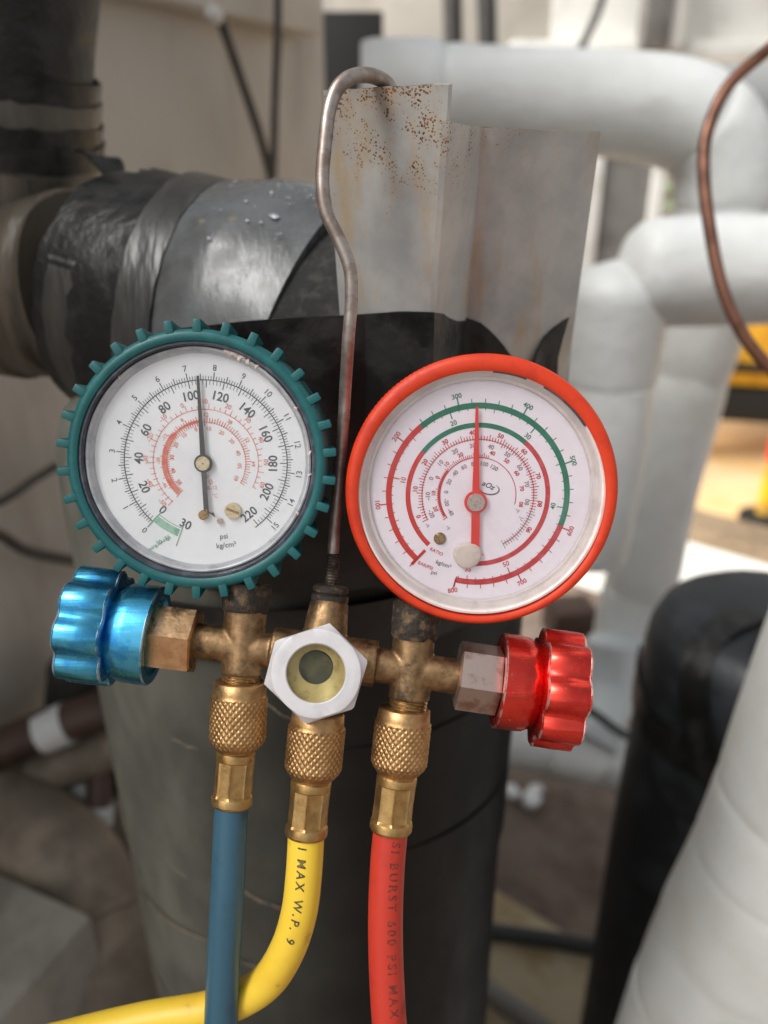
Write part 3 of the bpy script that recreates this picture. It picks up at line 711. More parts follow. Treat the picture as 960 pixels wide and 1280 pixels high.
# ================================================================== GAUGE MANIFOLD
MX, MY = 400, 760
ROTM = Matrix((CR, CU, -CF)).transposed()          # manifold axes: across, up its face, out of its face
mo = P(MX, MY, DM)
mf = thing('gauge_manifold', 'brass gauge manifold with teal and orange-red gauges, hanging by its wire hook', 'gauge manifold', mo)
mf.rotation_euler = ROTM.to_euler()
def L(px, py, z=0.):                               # z in photo pixels, towards the viewer
    t = (FPX - z)
    return Vector(((px - 480)*t/FPX - (MX - 480), (640 - py)*t/FPX - (640 - MY), z))*K
def W(px, py, z=0.): return mo + ROTM @ L(px, py, z)
ZB = -38                                            # axis of the brass body lies this deep
OUT = Vector((0, 0, 1))

# brass body: one casting, fused from its arms
gb_ = Geo()
def arm(a, b, r0, r1=None, seg=24):
    r1 = r1 or r0; gb_.add(lathe(a, b - a, [(0, r0*K), ((b-a).length, r1*K)], seg))
arm(L(232, 799, ZB), L(360, 816, ZB), 23, 23)
arm(L(440, 826, ZB), L(572, 846, ZB), 23, 23)
arm(L(340, 812, ZB), L(470, 830, ZB), 30, 30)
arm(L(309, 735, ZB - 8), L(302, 843, ZB), 28, 27)
arm(L(521, 755, ZB - 8), L(511, 874, ZB), 28, 27)
arm(L(412, 752, ZB - 10), L(405, 800, ZB), 25, 30)
arm(L(405, 800, ZB), L(393, 915, ZB), 32, 26)
bd = mesh('body', *gb_.out(), M['brass'], mf)
rm = bd.modifiers.new('fuse', 'REMESH'); rm.mode = 'VOXEL'; rm.voxel_size = .00038; rm.use_smooth_shade = True
smo = bd.modifiers.new('round', 'SMOOTH'); smo.factor = .5; smo.iterations = 9
for a, b in ((L(302.5, 838, ZB), L(300, 858, ZB)), (L(511.5, 869, ZB), L(508, 890, ZB))):
    mesh('thread', *lathe(a, b - a, [(i*.6*K, 24.5*K) for i in range(int((b-a).length/K/.6) + 1)], 40, lambda s, th, r: r + K*.9*math.sin(2*math.pi*s/(4.2*K) + th)), M['pindark'], mf)
# grimy joint compound where the gauges screw in
M['grime'] = simple('dark_grime', '#2e2822', .75, .1, '#6b553c', 260, .48, .68, bump=(500, .8, .0012))
for a, b, sd_ in ((L(310, 728, ZB - 6), L(306, 766, ZB - 2), 3), (L(523, 752, ZB - 6), L(517, 800, ZB - 2), 4)):
    rr = random.Random(sd_); ph = [rr.uniform(0, 6.3) for _ in range(4)]
    mesh('joint_sealant', *lathe(a, b - a, [(0, 27*K), (4*K, 31.5*K), ((b-a).length*.6, 31*K), ((b-a).length*.9, 30*K), ((b-a).length, 27.5*K)], 40,
         lambda s, th, r, ph=ph: r + K*(1.4*math.sin(3*th + ph[0]) + 1.0*math.sin(7*th + ph[1] + s*900)) - K*2.5*max(0, math.sin(2*th + ph[2]))*(s/(38*K))), M['grime'], mf)

# sight glass: hex nut with a round window
hc_ = [(344, 801), (412, 779), (460, 826), (442, 886), (382, 905), (330, 855)]
def loop(s, z): 
    cx = sum(p[0] for p in hc_)/6; cy = sum(p[1] for p in hc_)/6
    return [L(cx + (x - cx)*s, cy + (y - cy)*s, z) for x, y in hc_]
sg = bpy.data.objects.new('sight_glass', None); sg.empty_display_size = .01; link(sg, mf); sg.location = L(395, 842, 20)
so = sg.location
ZF = 24
NS = 96
hcx, hcy = 395.0, 842.0
def hexr(th):
    """distance to the hexagon outline along th (photo pixels, y down)"""
    dx, dy = math.cos(th), math.sin(th); best = 1e9
    for i in range(6):
        (x1, y1), (x2, y2) = hc_[i], hc_[(i+1) % 6]; ex, ey = x2-x1, y2-y1; den = dx*ey - dy*ex
        if abs(den) < 1e-9: continue
        t = ((x1-hcx)*ey - (y1-hcy)*ex)/den; u = ((x1-hcx)*dy - (y1-hcy)*dx)/den
        if t > 0 and -.001 <= u <= 1.001: best = min(best, t)
    return best
def ring(fn, z):
    return [L(hcx + math.cos(a)*fn(a), hcy + math.sin(a)*fn(a), z) for a in [2*math.pi*i/NS for i in range(NS)]]
rings = [ring(lambda t: hexr(t)*1.0, -36), [L(hcx + math.cos(a)*hexr(a), hcy + math.sin(a)*hexr(a), ZF - 1 - .5*max(0, hexr(a) - 57)) for a in [2*math.pi*i/NS for i in range(NS)]], ring(lambda t: min(hexr(t) - .8, 57.5), ZF + .6), ring(lambda t: min(hexr(t) - 1.6, 56), ZF + 2.6), ring(lambda t: 54.2, ZF + 3.2), ring(lambda t: 46, ZF + 3.0),
         ring(lambda t: 38.5, ZF + 3.2), ring(lambda t: 37, ZF + 2), ring(lambda t: 36.5, ZF - 7)]
v = [p for r in rings for p in r]; f = []
for i in range(len(rings)-1):
    for j in range(NS): k = (j+1) % NS; f.append([i*NS+j, i*NS+k, (i+1)*NS+k, (i+1)*NS+j])
mesh('hex_nut', v, f, M['nickel'], sg, off=so, angle=24)
seat = [ring(lambda t: 36.4, ZF - 6), ring(lambda t: 33.5, ZF - 8.5), ring(lambda t: 28, ZF - 13), ring(lambda t: 21.5, ZF - 16)]
def shift(r, dy): return [p + Vector((0, dy*K, 0)) for p in r]
seat[1] = shift(seat[1], 1); seat[2] = shift(seat[2], 5); seat[3] = shift(seat[3], 8)
v = [p for r in seat for p in r]; f = []
for i in range(3):
    for j in range(NS): k = (j+1) % NS; f.append([i*NS+j, i*NS+k, (i+1)*NS+k, (i+1)*NS+j])
mesh('seat', v, f, M['sightring'], sg, off=so)
mesh('bore', *lathe(L(395, 842, ZF - 26) + Vector((0, 8*K, 0)), OUT, [(0, 21.0*K), (10.5*K, 21.8*K)], 40, cap=(True, False)), M['hole'], sg, off=so)
mesh('glass', *lathe(L(395, 842, ZF - 6.5), OUT, [(0, 36.2*K), (3*K, 36.2*K), (4*K, 34*K)], 48), M['sightglass'], sg, off=so)

# hook: threaded foot, collar and bent rod
hk = bpy.data.objects.new('hook', None); hk.empty_display_size = .01; link(hk, mf); hk.location = L(413, 735, ZB - 10); ho = hk.location
mesh('collar', *lathe(L(411.5, 755, ZB - 10), L(414.5, 728, ZB - 10) - L(411.5, 755, ZB - 10), [(0, 24.5*K), (12*K, 24.5*K), (13*K, 20*K), (15*K, 19.5*K), (16*K, 23*K), (21*K, 23.5*K), (24*K, 21*K), (26*K, 12*K)], 32), M['grime'], hk, off=ho)
a, b = L(414, 732, ZB - 10), L(417, 690, ZB - 10)
def thread(s, th, r): return r + K*.8*math.sin(2*math.pi*s/(4*K) + th)
mesh('thread', *lathe(a, b - a, [(i*1.0*K, 8.6*K) for i in range(43)], 20, thread), M['rodthread'], hk, off=ho)
rod = spline([L(416, 694, ZB - 10), L(420, 640, ZB - 10), L(426, 570, ZB - 8), L(431, 500, ZB - 4), L(435, 430, -2), L(439, 380, 12), L(437, 335, 22), L(424, 300, 28), L(407, 264, 32), L(403, 225, 34), L(406, 180, 35), L(411, 140, 35), L(421, 112, 34), L(437, 97, 28), L(458, 94, 10), L(476, 99, -14), L(487, 110, -26), L(491, 135, -30)], 120)
mesh('rod', *tube(rod, lambda u: K*(7.6 + 1.9*u), 18, lambda s, th, r: r*(1 + .02*math.sin(s*300 + th))), M['steelrod'], hk, off=ho)

# valves: brass hex bonnet, hub and scalloped wheel
def valve(hx0, hx1, hr, hb0, hb1, hubr, wh0, wh1, whr, mknob, medge, mhex, ph):
    o = bpy.data.objects.new('valve', None); o.empty_display_size = .01; link(o, mf); o.location = hx0; vo = o.location
    ax = hx1 - hx0; Ln = ax.length
    mesh('hex_bonnet', *lathe(hx0, ax, [(0, hr*.90), (2.2*K, hr), (Ln - 2.2*K, hr), (Ln, hr*.90)], 6, ph=ph), mhex, o, smooth=False, off=vo)
    mesh('stem', *lathe(hx1, hb0 - hx1, [(-2*K, hr*.62), ((hb0-hx1).length + 6*K, hr*.62)], 24), M['grime'], o, off=vo)
    ax = hb1 - hb0; Ln = ax.length
    hubm = mesh('hub', *lathe(hb0, ax, [(5*K, hubr*.55), (4*K, hubr*.74), (0, hubr*.80), (0, hubr - 1.8*K), (1.6*K, hubr), (Ln*.55, hubr*1.0), (Ln*.8, hubr*.985), (Ln*1.02, hubr*.90), (Ln*1.15, hubr*.8)], 64), mknob, o, off=vo)
    mesh('worn_rim', *lathe(hb0, ax, [(-.15*K, hubr - 2.1*K), (.4*K, hubr - 1.0*K), (1.3*K, hubr + .12*K), (1.9*K, hubr + .12*K), (1.0*K, hubr - 1.5*K)], 64, cap=(False, False)), medge, o, off=vo)
    ax = wh1 - wh0; Ln = ax.length
    def lobes(s, th, r): return r + whr*.070*(math.cos(8*th + .6) - .22*math.cos(16*th + 1.2))
    prof = [(0, whr*.62), (-.5*K, whr*.88), (.2*K, whr*.962), (1.8*K, whr*.995), (Ln*.5, whr*1.006), (Ln - 5*K, whr*1.004), (Ln - 2*K, whr*.99), (Ln - .3*K, whr*.955), (Ln, whr*.90), (Ln + 1*K, whr*.5)]
    wm = mesh('wheel', *lathe(wh0, ax, prof, 126, lobes), mknob, o, off=vo, angle=60)
    mesh('worn_edge', *lathe(wh0, ax, [(-.2*K, whr*.952), (.1*K, whr*.966), (1.5*K, whr*.998), (2.3*K, whr*.994)], 126, lambda s, th, r: lobes(s, th, r) + K*(.10 + .35*math.sin(5*th + 1)*math.sin(11*th)), cap=(False, False)), medge, o, off=vo)
    mesh('worn_edge', *lathe(wh0, ax, [(Ln - 3.2*K, whr*.994), (Ln - 2.2*K, whr*.998), (Ln - .2*K, whr*.964), (Ln + .2*K, whr*.955)], 126, lambda s, th, r: lobes(s, th, r) + K*(.06 + .35*math.sin(4*th + 2)*math.sin(9*th)), cap=(False, False)), medge, o, off=vo)
    return o
valve(L(246, 802, ZB), L(190, 795, ZB), 45*K, L(196, 795, ZB), L(150, 788.5, ZB), 64*K, L(148, 786, ZB), L(92, 779, ZB), 72*K, M['blue'], M['edge_blue'], M['hexbrass'], R(12))
valve(L(571, 843, ZB), L(624, 851, ZB), 45*K, L(622, 850, ZB), L(664, 856, ZB), 61*K, L(670, 858, ZB), L(722, 865, ZB), 72*K, M['red'], M['edge_red'], M['hexgrey'], R(8))

# ------------------------------------------------------------------ gauges
def arc(r0, r1, a0, a1, z, n=None, c=(0, 0)):
    """flat band on the dial; angles clockwise from straight up, in degrees"""
    n = n or max(3, int(abs(a1-a0)/2.5) + 1); v = []; f = []
    for i in range(n):
        a = R(a0 + (a1-a0)*i/(n-1))
        for r in (r0, r1): v.append(Vector((c[0] + r*math.sin(a), c[1] + r*math.cos(a), z))*K)
    for i in range(n-1): f.append([2*i, 2*i+1, 2*i+3, 2*i+2])
    return v, f
def bar(r0, r1, a, w, z, c=(0, 0)):
    a = R(a); d = Vector((math.sin(a), math.cos(a), 0)); q = Vector((d.y, -d.x, 0))*w/2; o = Vector((c[0], c[1], z))
    return [(o + d*r0 - q)*K, (o + d*r0 + q)*K, (o + d*r1 + q)*K, (o + d*r1 - q)*K], [[0, 1, 2, 3]]
def word(s, x, y, size, rot, z, bold=.012, shear=0., squash=1.):
    v, f = text(s, bold, shear); c, sn = math.cos(R(rot)), math.sin(R(rot)); o = []
    for p in v:
        u, w_ = p.x*size*squash, p.y*size; o.append(Vector((x + u*c - w_*sn, y + u*sn + w_*c, z))*K)
    return o, f
def polar(a, r, c=(0, 0)): return c[0] + r*math.sin(R(a)), c[1] + r*math.cos(R(a))
def upright(a):
    a = (a + 180) % 360 - 180
    return -a if abs(a) <= 95 and not 85 < a <= 95 else (-(a - 180) if a > 0 else -(a + 180))
class Dial:
    def __init__(s, o): s.o = o; s.g = {}
    def add(s, key, vf): s.g.setdefault(key, Geo()).add(vf)
    def build(s, names):
        for key, g in s.g.items():
            ob = mesh(names[key][0], *g.out(), M[names[key][1]], s.o, smooth=False)
            if len(names[key]) > 2: ob['kind'] = 'stuff'
def gauge(px, py, z, tilt, yaw, label):
    o = bpy.data.objects.new('gauge', None); o.empty_display_size = .01; link(o, mf)
    o.location = L(px, py, z); o.rotation_euler = (R(tilt), R(yaw), 0); o['label'] = label
    return o
def zl_(z): return Vector((0, 0, z*K))
def disc(r, z, mat, name, o, seg=96, c=(0, 0), th=1.0, bev=.5):
    return mesh(name, *lathe(Vector((c[0]*K, c[1]*K, (z - th)*K)), OUT, [(0, r*K), ((th - bev)*K, r*K), (th*K, (r - bev)*K)], seg), mat, o)

# --- teal gauge: lug-studded rubber boot, white dial in psi and kg/cm2
g1 = gauge(247, 577, 12, 8, 0, 'gauge with a lugged teal rubber boot and a white dial')
def boot_prof(ro, ri, back, front, lip): 
    return [(back*K, (ro*.72)*K), (back*K, (ro - 7)*K), ((back + 6)*K, (ro - 1.5)*K), (back*.5*K, ro*K), ((front - 7)*K, ro*K), ((front - 2.5)*K, (ro - 2.2)*K), (front*K, (ro - 6)*K), (front*K, (ri + 4)*K), ((front - 2)*K, (ri + .8)*K), ((front - lip)*K, ri*K)]
mesh('boot', *lathe(Vector((0, 0, 0)), OUT, boot_prof(160.8, 145.5, -95, 8, 20), 144, cap=(True, False)), M['teal'], g1)
lugv, lugf = box((0, 0, 0), 11.2*K, 17*K, 60*K, None, 2.4*K)
lugv = [Vector((p.x*(1 - .10*(p.y > 0)), p.y*(1. if p.z > 0 else .55) - (0 if p.z > 0 else 2.5*K), p.z)) for p in lugv]
lm = None
for i in range(30):
    a = R(2 + 12*i)
    if lm is None:
        o = mesh('lug', lugv, lugf, M['teal'], g1); lm = o.data
    else: o = link(bpy.data.objects.new('lug', lm), g1)
    o.rotation_euler = (0, 0, -a); o.location = Vector((math.sin(a)*163.8*K, math.cos(a)*163.8*K, -22.5*K))
mesh('bezel', *lathe(Vector((0, 0, 0)), OUT, [(-22*K, 146.5*K), (3.4*K, 146*K), (3.8*K, 143*K), (-1*K, 141*K), (-10*K, 140*K)], 120, cap=(False, False)), M['bezel'], g1)
mesh('lens_rim', *lathe(Vector((0, 0, 0)), OUT, [(-13*K, 140.5*K), (-3*K, 139.5*K), (-2.0*K, 137.5*K), (-4*K, 134.5*K), (-9*K, 132.5*K), (-16*K, 131.5*K)], 120, lambda s, th, r: r + K*.5*math.sin(3*th)*math.sin(7*th), cap=(False, False)), M['rimgrey'], g1)
DC = (7, -2)
disc(141, -14, M['dialw'], 'dial', g1, 120)
d = Dial(g1); z0 = -13.6
A0 = -137.0; DP = 25.3/20
psi = lambda p: A0 + DP*p
kg = lambda q: A0 + 18.02*q
d.add('scale', arc(101.4, 102.6, -137, psi(222), z0, c=DC))
for p in range(0, 221, 2): d.add('scale', bar(101.8 - (9 if p % 10 == 0 else 5.5), 102, psi(p), .65 if p % 10 else 1.1, z0, DC))
for q in range(0, 151): d.add('scale', bar(102, 102 + (10 if q % 10 == 0 else 7.5 if q % 5 == 0 else 5), kg(q/10), .75 if q % 5 else 1.15, z0, DC))
for p in range(0, 221, 20):
    a = psi(p); x, y = polar(a, 84 if p else 82, DC); d.add('numerals', word(str(p), x, y, 15.5, upright(a) + (0 if p != 0 else 0), z0, .018, 0, .95))
x, y = polar(-160.5, 83, DC); d.add('numerals', word('30', x, y, 15.5, upright(-158) - 4, z0, .018, 0, .95))
for q in range(0, 16):
    a = kg(q); x, y = polar(a, 117.5, DC); d.add('fine', word(str(q), x, y, 10.5, upright(a), z0, .006))
d.add('fine', word('psi', 27, -97, 9.5, 5, z0, .008)); d.add('fine', word('kg/cm²', 30, -108, 9.5, 7, z0, .008))
# green vacuum band with its small print
d.add('vac', arc(92, 101.5, -138, -157.5, z0, c=DC))
d.add('vacline', arc(89.2, 90, -137, -159, z0 + .06, c=DC)); d.add('vacline', bar(86, 112, -137.2, 1.3, z0 + .06, DC)); d.add('vacline', bar(86, 114, -159, 1.2, z0 + .06, DC))
x, y = polar(-150, 114, DC); d.add('vacline', word('30  76', x, y, 8, 30, z0 + .06))
x, y = polar(-149, 121, DC); d.add('vacline', word('inHg  cmHg', x, y, 6, 31, z0 + .06))
# faded red temperature rings
d.add('pink', arc(65.4, 66.4, -139, 118, z0, c=DC)); d.add('pink', arc(49.8, 50.7, -140, 121, z0, c=DC))
d.add('salmon', arc(48, 55, -138, -48, z0 - .02, c=DC)); d.add('salmon', arc(49.5, 53, -48, -8, z0 - .02, c=DC))
for i in range(74): a = -139 + 260*i/73; d.add('salmon' if a < 30 else 'pink', bar(45.5 if a < 0 else 49, 51 + (6.5 if i % 4 == 0 else 4.6), a, 1.0, z0, DC))
for i in range(44): a = -138 + 256*i/43; d.add('pink', bar(64 if a < -60 else 66, 66 + (7.5 if i % 4 == 0 else 4.6), a, .95, z0, DC))
for i, t in enumerate(('-50', '-40', '-30', '-20', '-10', '0', '10', '20', '30', '40', '50', '60')):
    a = -132 + 22.2*i; x, y = polar(a, 75.5, DC); d.add('pink', word(t, x, y, 8.2, upright(a), z0, .02))
    x, y = polar(a + 6, 42.5, DC); d.add('salmon' if i < 6 else 'pink', word(t.strip('-'), x, y, 7, upright(a), z0, .02))
for i, t in enumerate(('-46', '-28', '-12', '8', '22', '38', '52', '64')): a = -118 + 30*i; x, y = polar(a, 59.5, DC); d.add('pink', word(t, x, y, 6.6, upright(a), z0, .02))
for i, t in enumerate(('R-22', 'R-12', '°C')): d.add('pink', word(t, 11 + i*3.2, -24 - i*10, 6.5, 10 - i*4 - 70*(i == 0), z0))
d.build({'scale': ('scale_ring', 'ink', 1), 'numerals': ('numerals', 'ink'), 'fine': ('small_numerals', 'inkgrey'), 'vac': ('vacuum_band', 'inkpale'), 'vacline': ('vacuum_print', 'inkpale2'), 'pink': ('temperature_scale', 'inkpink', 1), 'salmon': ('temperature_scale', 'inksalmon', 1)})
def needle(o, tip, tail, w0, w1, hubr, ang, z, mat, tailw, tailshape):
    pts = [(-w1/2, hubr*.6), (-w0/2, tip), (w0/2, tip), (w1/2, hubr*.6)]; tl = [(tailw/2, -hubr*.6), (tailw/2, -tail), *tailshape, (-tailw/2, -tail), (-tailw/2, -hubr*.6)]
    c, s = math.cos(R(-ang)), math.sin(R(-ang))
    gg = Geo()
    for poly in (pts, tl):
        v = [Vector((x*c - y*s, x*s + y*c, z + zz))*K for zz in (0, 1.2) for x, y in poly]; n = len(poly)
        gg.add((v, [list(range(n))[::-1], list(range(n, 2*n))] + [[i, (i+1) % n, (i+1) % n + n, i + n] for i in range(n)]))
    gg.add(lathe(zl_(z), OUT, [(0, hubr*K), (1.0*K, hubr*K), (1.4*K, (hubr - .6)*K)], 36))
    m = mesh('needle', *gg.out(), M[mat], o, smooth=False); m.location = Vector((*[q*K for q in DCN], 0)); return m
DCN = (5, -3)
needle(g1, 108, 62, 3.0, 6.5, 11.5, -1.8, -9, 'needle', 6, [(9, -62), (11, -68), (0, -57), (-3, -72)])
disc(8.8, -5.2, M['pinbrass'], 'pivot_cap', g1, 32, DCN, 3); disc(1.3, -5.0, M['needle'], 'pivot_dot', g1, 12, DCN, .6)
disc(6.2, -7.5, M['pindark'], 'stop_pin', g1, 24, (3, -68), 6); 
disc(10.4, -9.5, M['pinbrass'], 'dial_screw', g1, 32, (40, -63), 4)
mesh('screw_slot', *box(Vector((40*K, -63*K, -9.4*K)), 17*K, 3.4*K, .4*K, Matrix.Rotation(R(-22), 3, 'Z')), M['pindark'], g1, smooth=False)
disc(3.6, -9, M['pinsteel'], 'rest_pin', g1, 20, (23, -76), 4)
disc(140.2, -3.0, M['lens'], 'lens', g1, 96, th=1.5)

rr = random.Random(9)
for a, r_, sz in ((17, 139, 4.5), (20, 139.5, 5.5), (24, 139, 5), (28, 138.5, 4), (33, 138, 3), (62, 138.6, 2.6), (86, 138.8, 2.8), (97, 138.6, 2.4), (118, 138.4, 2.6), (-42, 138, 2.4)):
    x, y = polar(a, r_); mesh('sealant_bead', *lathe(Vector((x*K, y*K, -5*K)), OUT, [(0, sz*K), (2.4*K, sz*.9*K), (4*K, sz*.4*K)], 12, lambda s, th, r, q=rr.uniform(0, 6): r*(1 + .35*math.sin(2*th + q) + .2*math.sin(3*th + q*2))), M['plug'], g1)
# --- orange-red gauge: finely ribbed boot, pinkish dial
g2 = gauge(602, 617, 12, 9, 0, 'gauge with a ribbed orange-red boot and a red needle')
def ribs(s, th, r): return r + (K*1.0*(abs(((th*160/6.2832) % 1) - .5)*2 - .5) if -75*K < s < -1*K and r > 160*K else 0)
mesh('boot', *lathe(Vector((0, 0, 0)), OUT, boot_prof(168, 151.5, -95, 8, 20), 640, ribs, cap=(True, False)), M['orange'], g2)
for q in g2.children[0].data.vertices:      # the lip is thicker along its top
    rr_ = math.hypot(q.co.x, q.co.y)/K
    if q.co.z > -40*K: q.co.y -= 5*K*max(0, min(1, (166 - rr_)/9))
    q.co.y += 2.0*K
mesh('lens_rim', *lathe(Vector((0, 0, 0)), OUT, [(-20*K, 154.5*K), (0*K, 154*K), (3*K, 152.5*K), (3.4*K, 150*K), (0*K, 147*K), (-6*K, 143.5*K), (-8*K, 142.5*K), (-8.4*K, 139*K), (-13*K, 138*K)], 120, cap=(False, False)), M['rimpearl'], g2)
# dark gaps where the rim has lifted at the top right
for a0, a1 in ((4, 20), (29, 56)): mesh('rim_gap', *arc(147.5, 150.4, a0, a1, 4.4), M['bezel'], g2, smooth=False)
disc(152, -14, M['dialp'], 'dial', g2, 120)
d = Dial(g2); z0 = -13.6; DC = (-3, -4)
P0 = -137.0; PS = .4135
ps = lambda p: P0 + PS*p
for a0, a1, k in ((-137, -40, 'red'), (-40, 110, 'green'), (110, 193.5, 'rose')): d.add(k, arc(108, 115.2, a0, a1, z0, c=DC))
for p in range(0, 801, 20):
    a = ps(p); k = 'red' if a < -40 else 'green' if a < 110 else 'rose'
    d.add(k, bar(110, 114.5 + (10 if p % 100 == 0 else 5.5), a, 1.5 if p % 100 == 0 else 1.0, z0, DC))
for q in range(0, 57):
    a = ps(q*14.22); k = 'red' if a < -40 else 'green' if a < 110 else 'rose'
    if a < 193: d.add(k, bar(109.5 - (9 if q % 10 == 0 else 6 if q % 5 == 0 else 3.6), 111, a, 1.3 if q % 10 == 0 else .9, z0, DC))
d.add('red', bar(96, 121, -137, 4, z0, DC)); d.add('rose', bar(107, 121, 193.5, 1.5, z0, DC))
for p in range(100, 801, 100):
    a = ps(p); x, y = polar(a, 126, DC); d.add('pgreen' if 250 < p < 600 else 'prose', word(str(p), x, y, 8.5, upright(a) if p != 800 else 8, z0, .014))
for q in (10, 20, 30, 40, 50, 55):
    a = ps(q*14.22); x, y = polar(a, 95.5, DC); d.add('pgreen' if 18 < q < 42 else 'prose', word(str(q), x, y, 8.5, upright(a), z0, .014))
for a0, a1, k in ((-136, -52, 'red'), (-52, 41, 'green'), (41, 184, 'rose')): d.add(k, arc(84.6, 90.6, a0, a1, z0, c=DC))
# fine temperature rings
d.add('rose', arc(69.6, 70.6, -116, 152, z0, c=DC)); d.add('rose', arc(47.2, 48.2, -127, 104, z0, c=DC))
d.add('red', arc(47, 50.5, -122, -50, z0 - .02, c=DC))
for i in range(96):
    a = -116 + 268*i/95; d.add('rose' if a < 105 else 'grey', bar(68.6, 71 + (6 if i % 5 == 0 else 3.6), a, 1.0, z0, DC))
    if a > 25: d.add('rose' if a < 105 else 'grey', bar(70 - (5 if i % 5 == 0 else 3), 70, a, .9, z0, DC))
for i in range(48): a = -126 + 140*i/47; d.add('rose', bar(46.8, 48.6 + (4.8 if i % 5 == 0 else 3), a, .95, z0, DC))
for i, t in enumerate(('0', '10', '20', '30', '40', '50', '60', '70', '80', '90')):
    a = -110 + 26*i; x, y = polar(a, 78.8, DC); d.add('prose', word(t, x, y, 7.8, upright(a), z0, .03))
for i, t in enumerate(('-20', '-10', '0', '10', '20', '30', '40', '50', '60', '70', '80')):
    a = -112 + 21*i; x, y = polar(a, 62.5, DC); d.add('grey', word(t, x, y, 7.8, upright(a), z0, .03))
    x, y = polar(a + 4, 55.6, DC) ; d.add('prose', word(t.strip('-'), x, y, 7, upright(a), z0, .03))
for i, t in enumerate(('-40', '-20', '0', '20', '40', '60', '80', '100', '120')):
    a = -122 + 19*i; x, y = polar(a, 40, DC); d.add('grey', word(t, x, y, 7.2, upright(a), z0, .03))
for t, x, y, rot in (('°F', -66, -43, -20), ('°C', -78, -46, -20), ('°F', 47, -24, -20), ('°C', 52, -34, -20), ('°F', -40, -46, -30)): d.add('grey', word(t, x, y, 6.4, rot, z0))
d.add('prose', word('RATIO', -54, -76, 6.2, -26, z0)); d.add('prose', word('BAR/PSI', -68, -94, 6.2, -24, z0))
d.add('black', word('kg/cm²', -45, -93, 7.6, -20, z0, .012)); d.add('black', word('psi', -57, -104, 7.2, -14, z0, .012))
# trademark beside the needle: slanted letters over a swoosh
d.add('logo', word('aOz', 10.5, 8.5, 9.5, -25, z0, .02, .25))
sw = []; n = 22
for i in range(n):
    a = R(200 + 215*i/(n-1)); w_ = 1.5*math.sin(math.pi*(i + .6)/n)**.7
    for r in (1 - w_/20, 1 + w_/20): sw.append((11 + 12.5*r*math.cos(a), 4.4 + 7.2*(r + (r-1)*.6)*math.sin(a)))
c_, s_ = math.cos(R(-10)), math.sin(R(-10))
d.add('logo', ([Vector((11 + (x-11)*c_ - (y-4)*s_, 4 + (x-11)*s_ + (y-4)*c_, z0))*K for x, y in sw], [[2*i, 2*i+1, 2*i+3, 2*i+2] for i in range(n-1)]))
d.build({'red': ('red_band', 'inkred'), 'green': ('green_band', 'inkgreen'), 'rose': ('rose_band', 'inkrose'), 'pgreen': ('green_numerals', 'inkgreen'), 'prose': ('rose_numerals', 'inkrose'), 'grey': ('small_print', 'inkmauve', 1), 'black': ('unit_print', 'ink'), 'logo': ('trademark', 'ink')})
DCN = (-6, -12)
needle(g2, 118, 62, 3.2, 9.5, 14.5, -.3, -9, 'needlered', 10.5, [(11, -68), (2, -66)])
disc(11, -4.6, M['pinsteel'], 'pivot_cap', g2, 36, DCN, 3.4)
disc(7.8, -10, M['pindark'], 'brass_pin', g2, 28, (-50, -59), 4, 2.2)
mesh('milky_plug', *lathe(Vector((-15*K, -80*K, -13*K)), OUT, [(0, 17.2*K), (5*K, 17*K), (7*K, 15*K), (8*K, 8*K)], 28, lambda s, th, r: r*(1 + .05*math.sin(2*th + 1) + .03*math.sin(3*th))), M['plug'], g2)
disc(151.5, 1.0, M['lens'], 'lens', g2, 96, th=1.5)

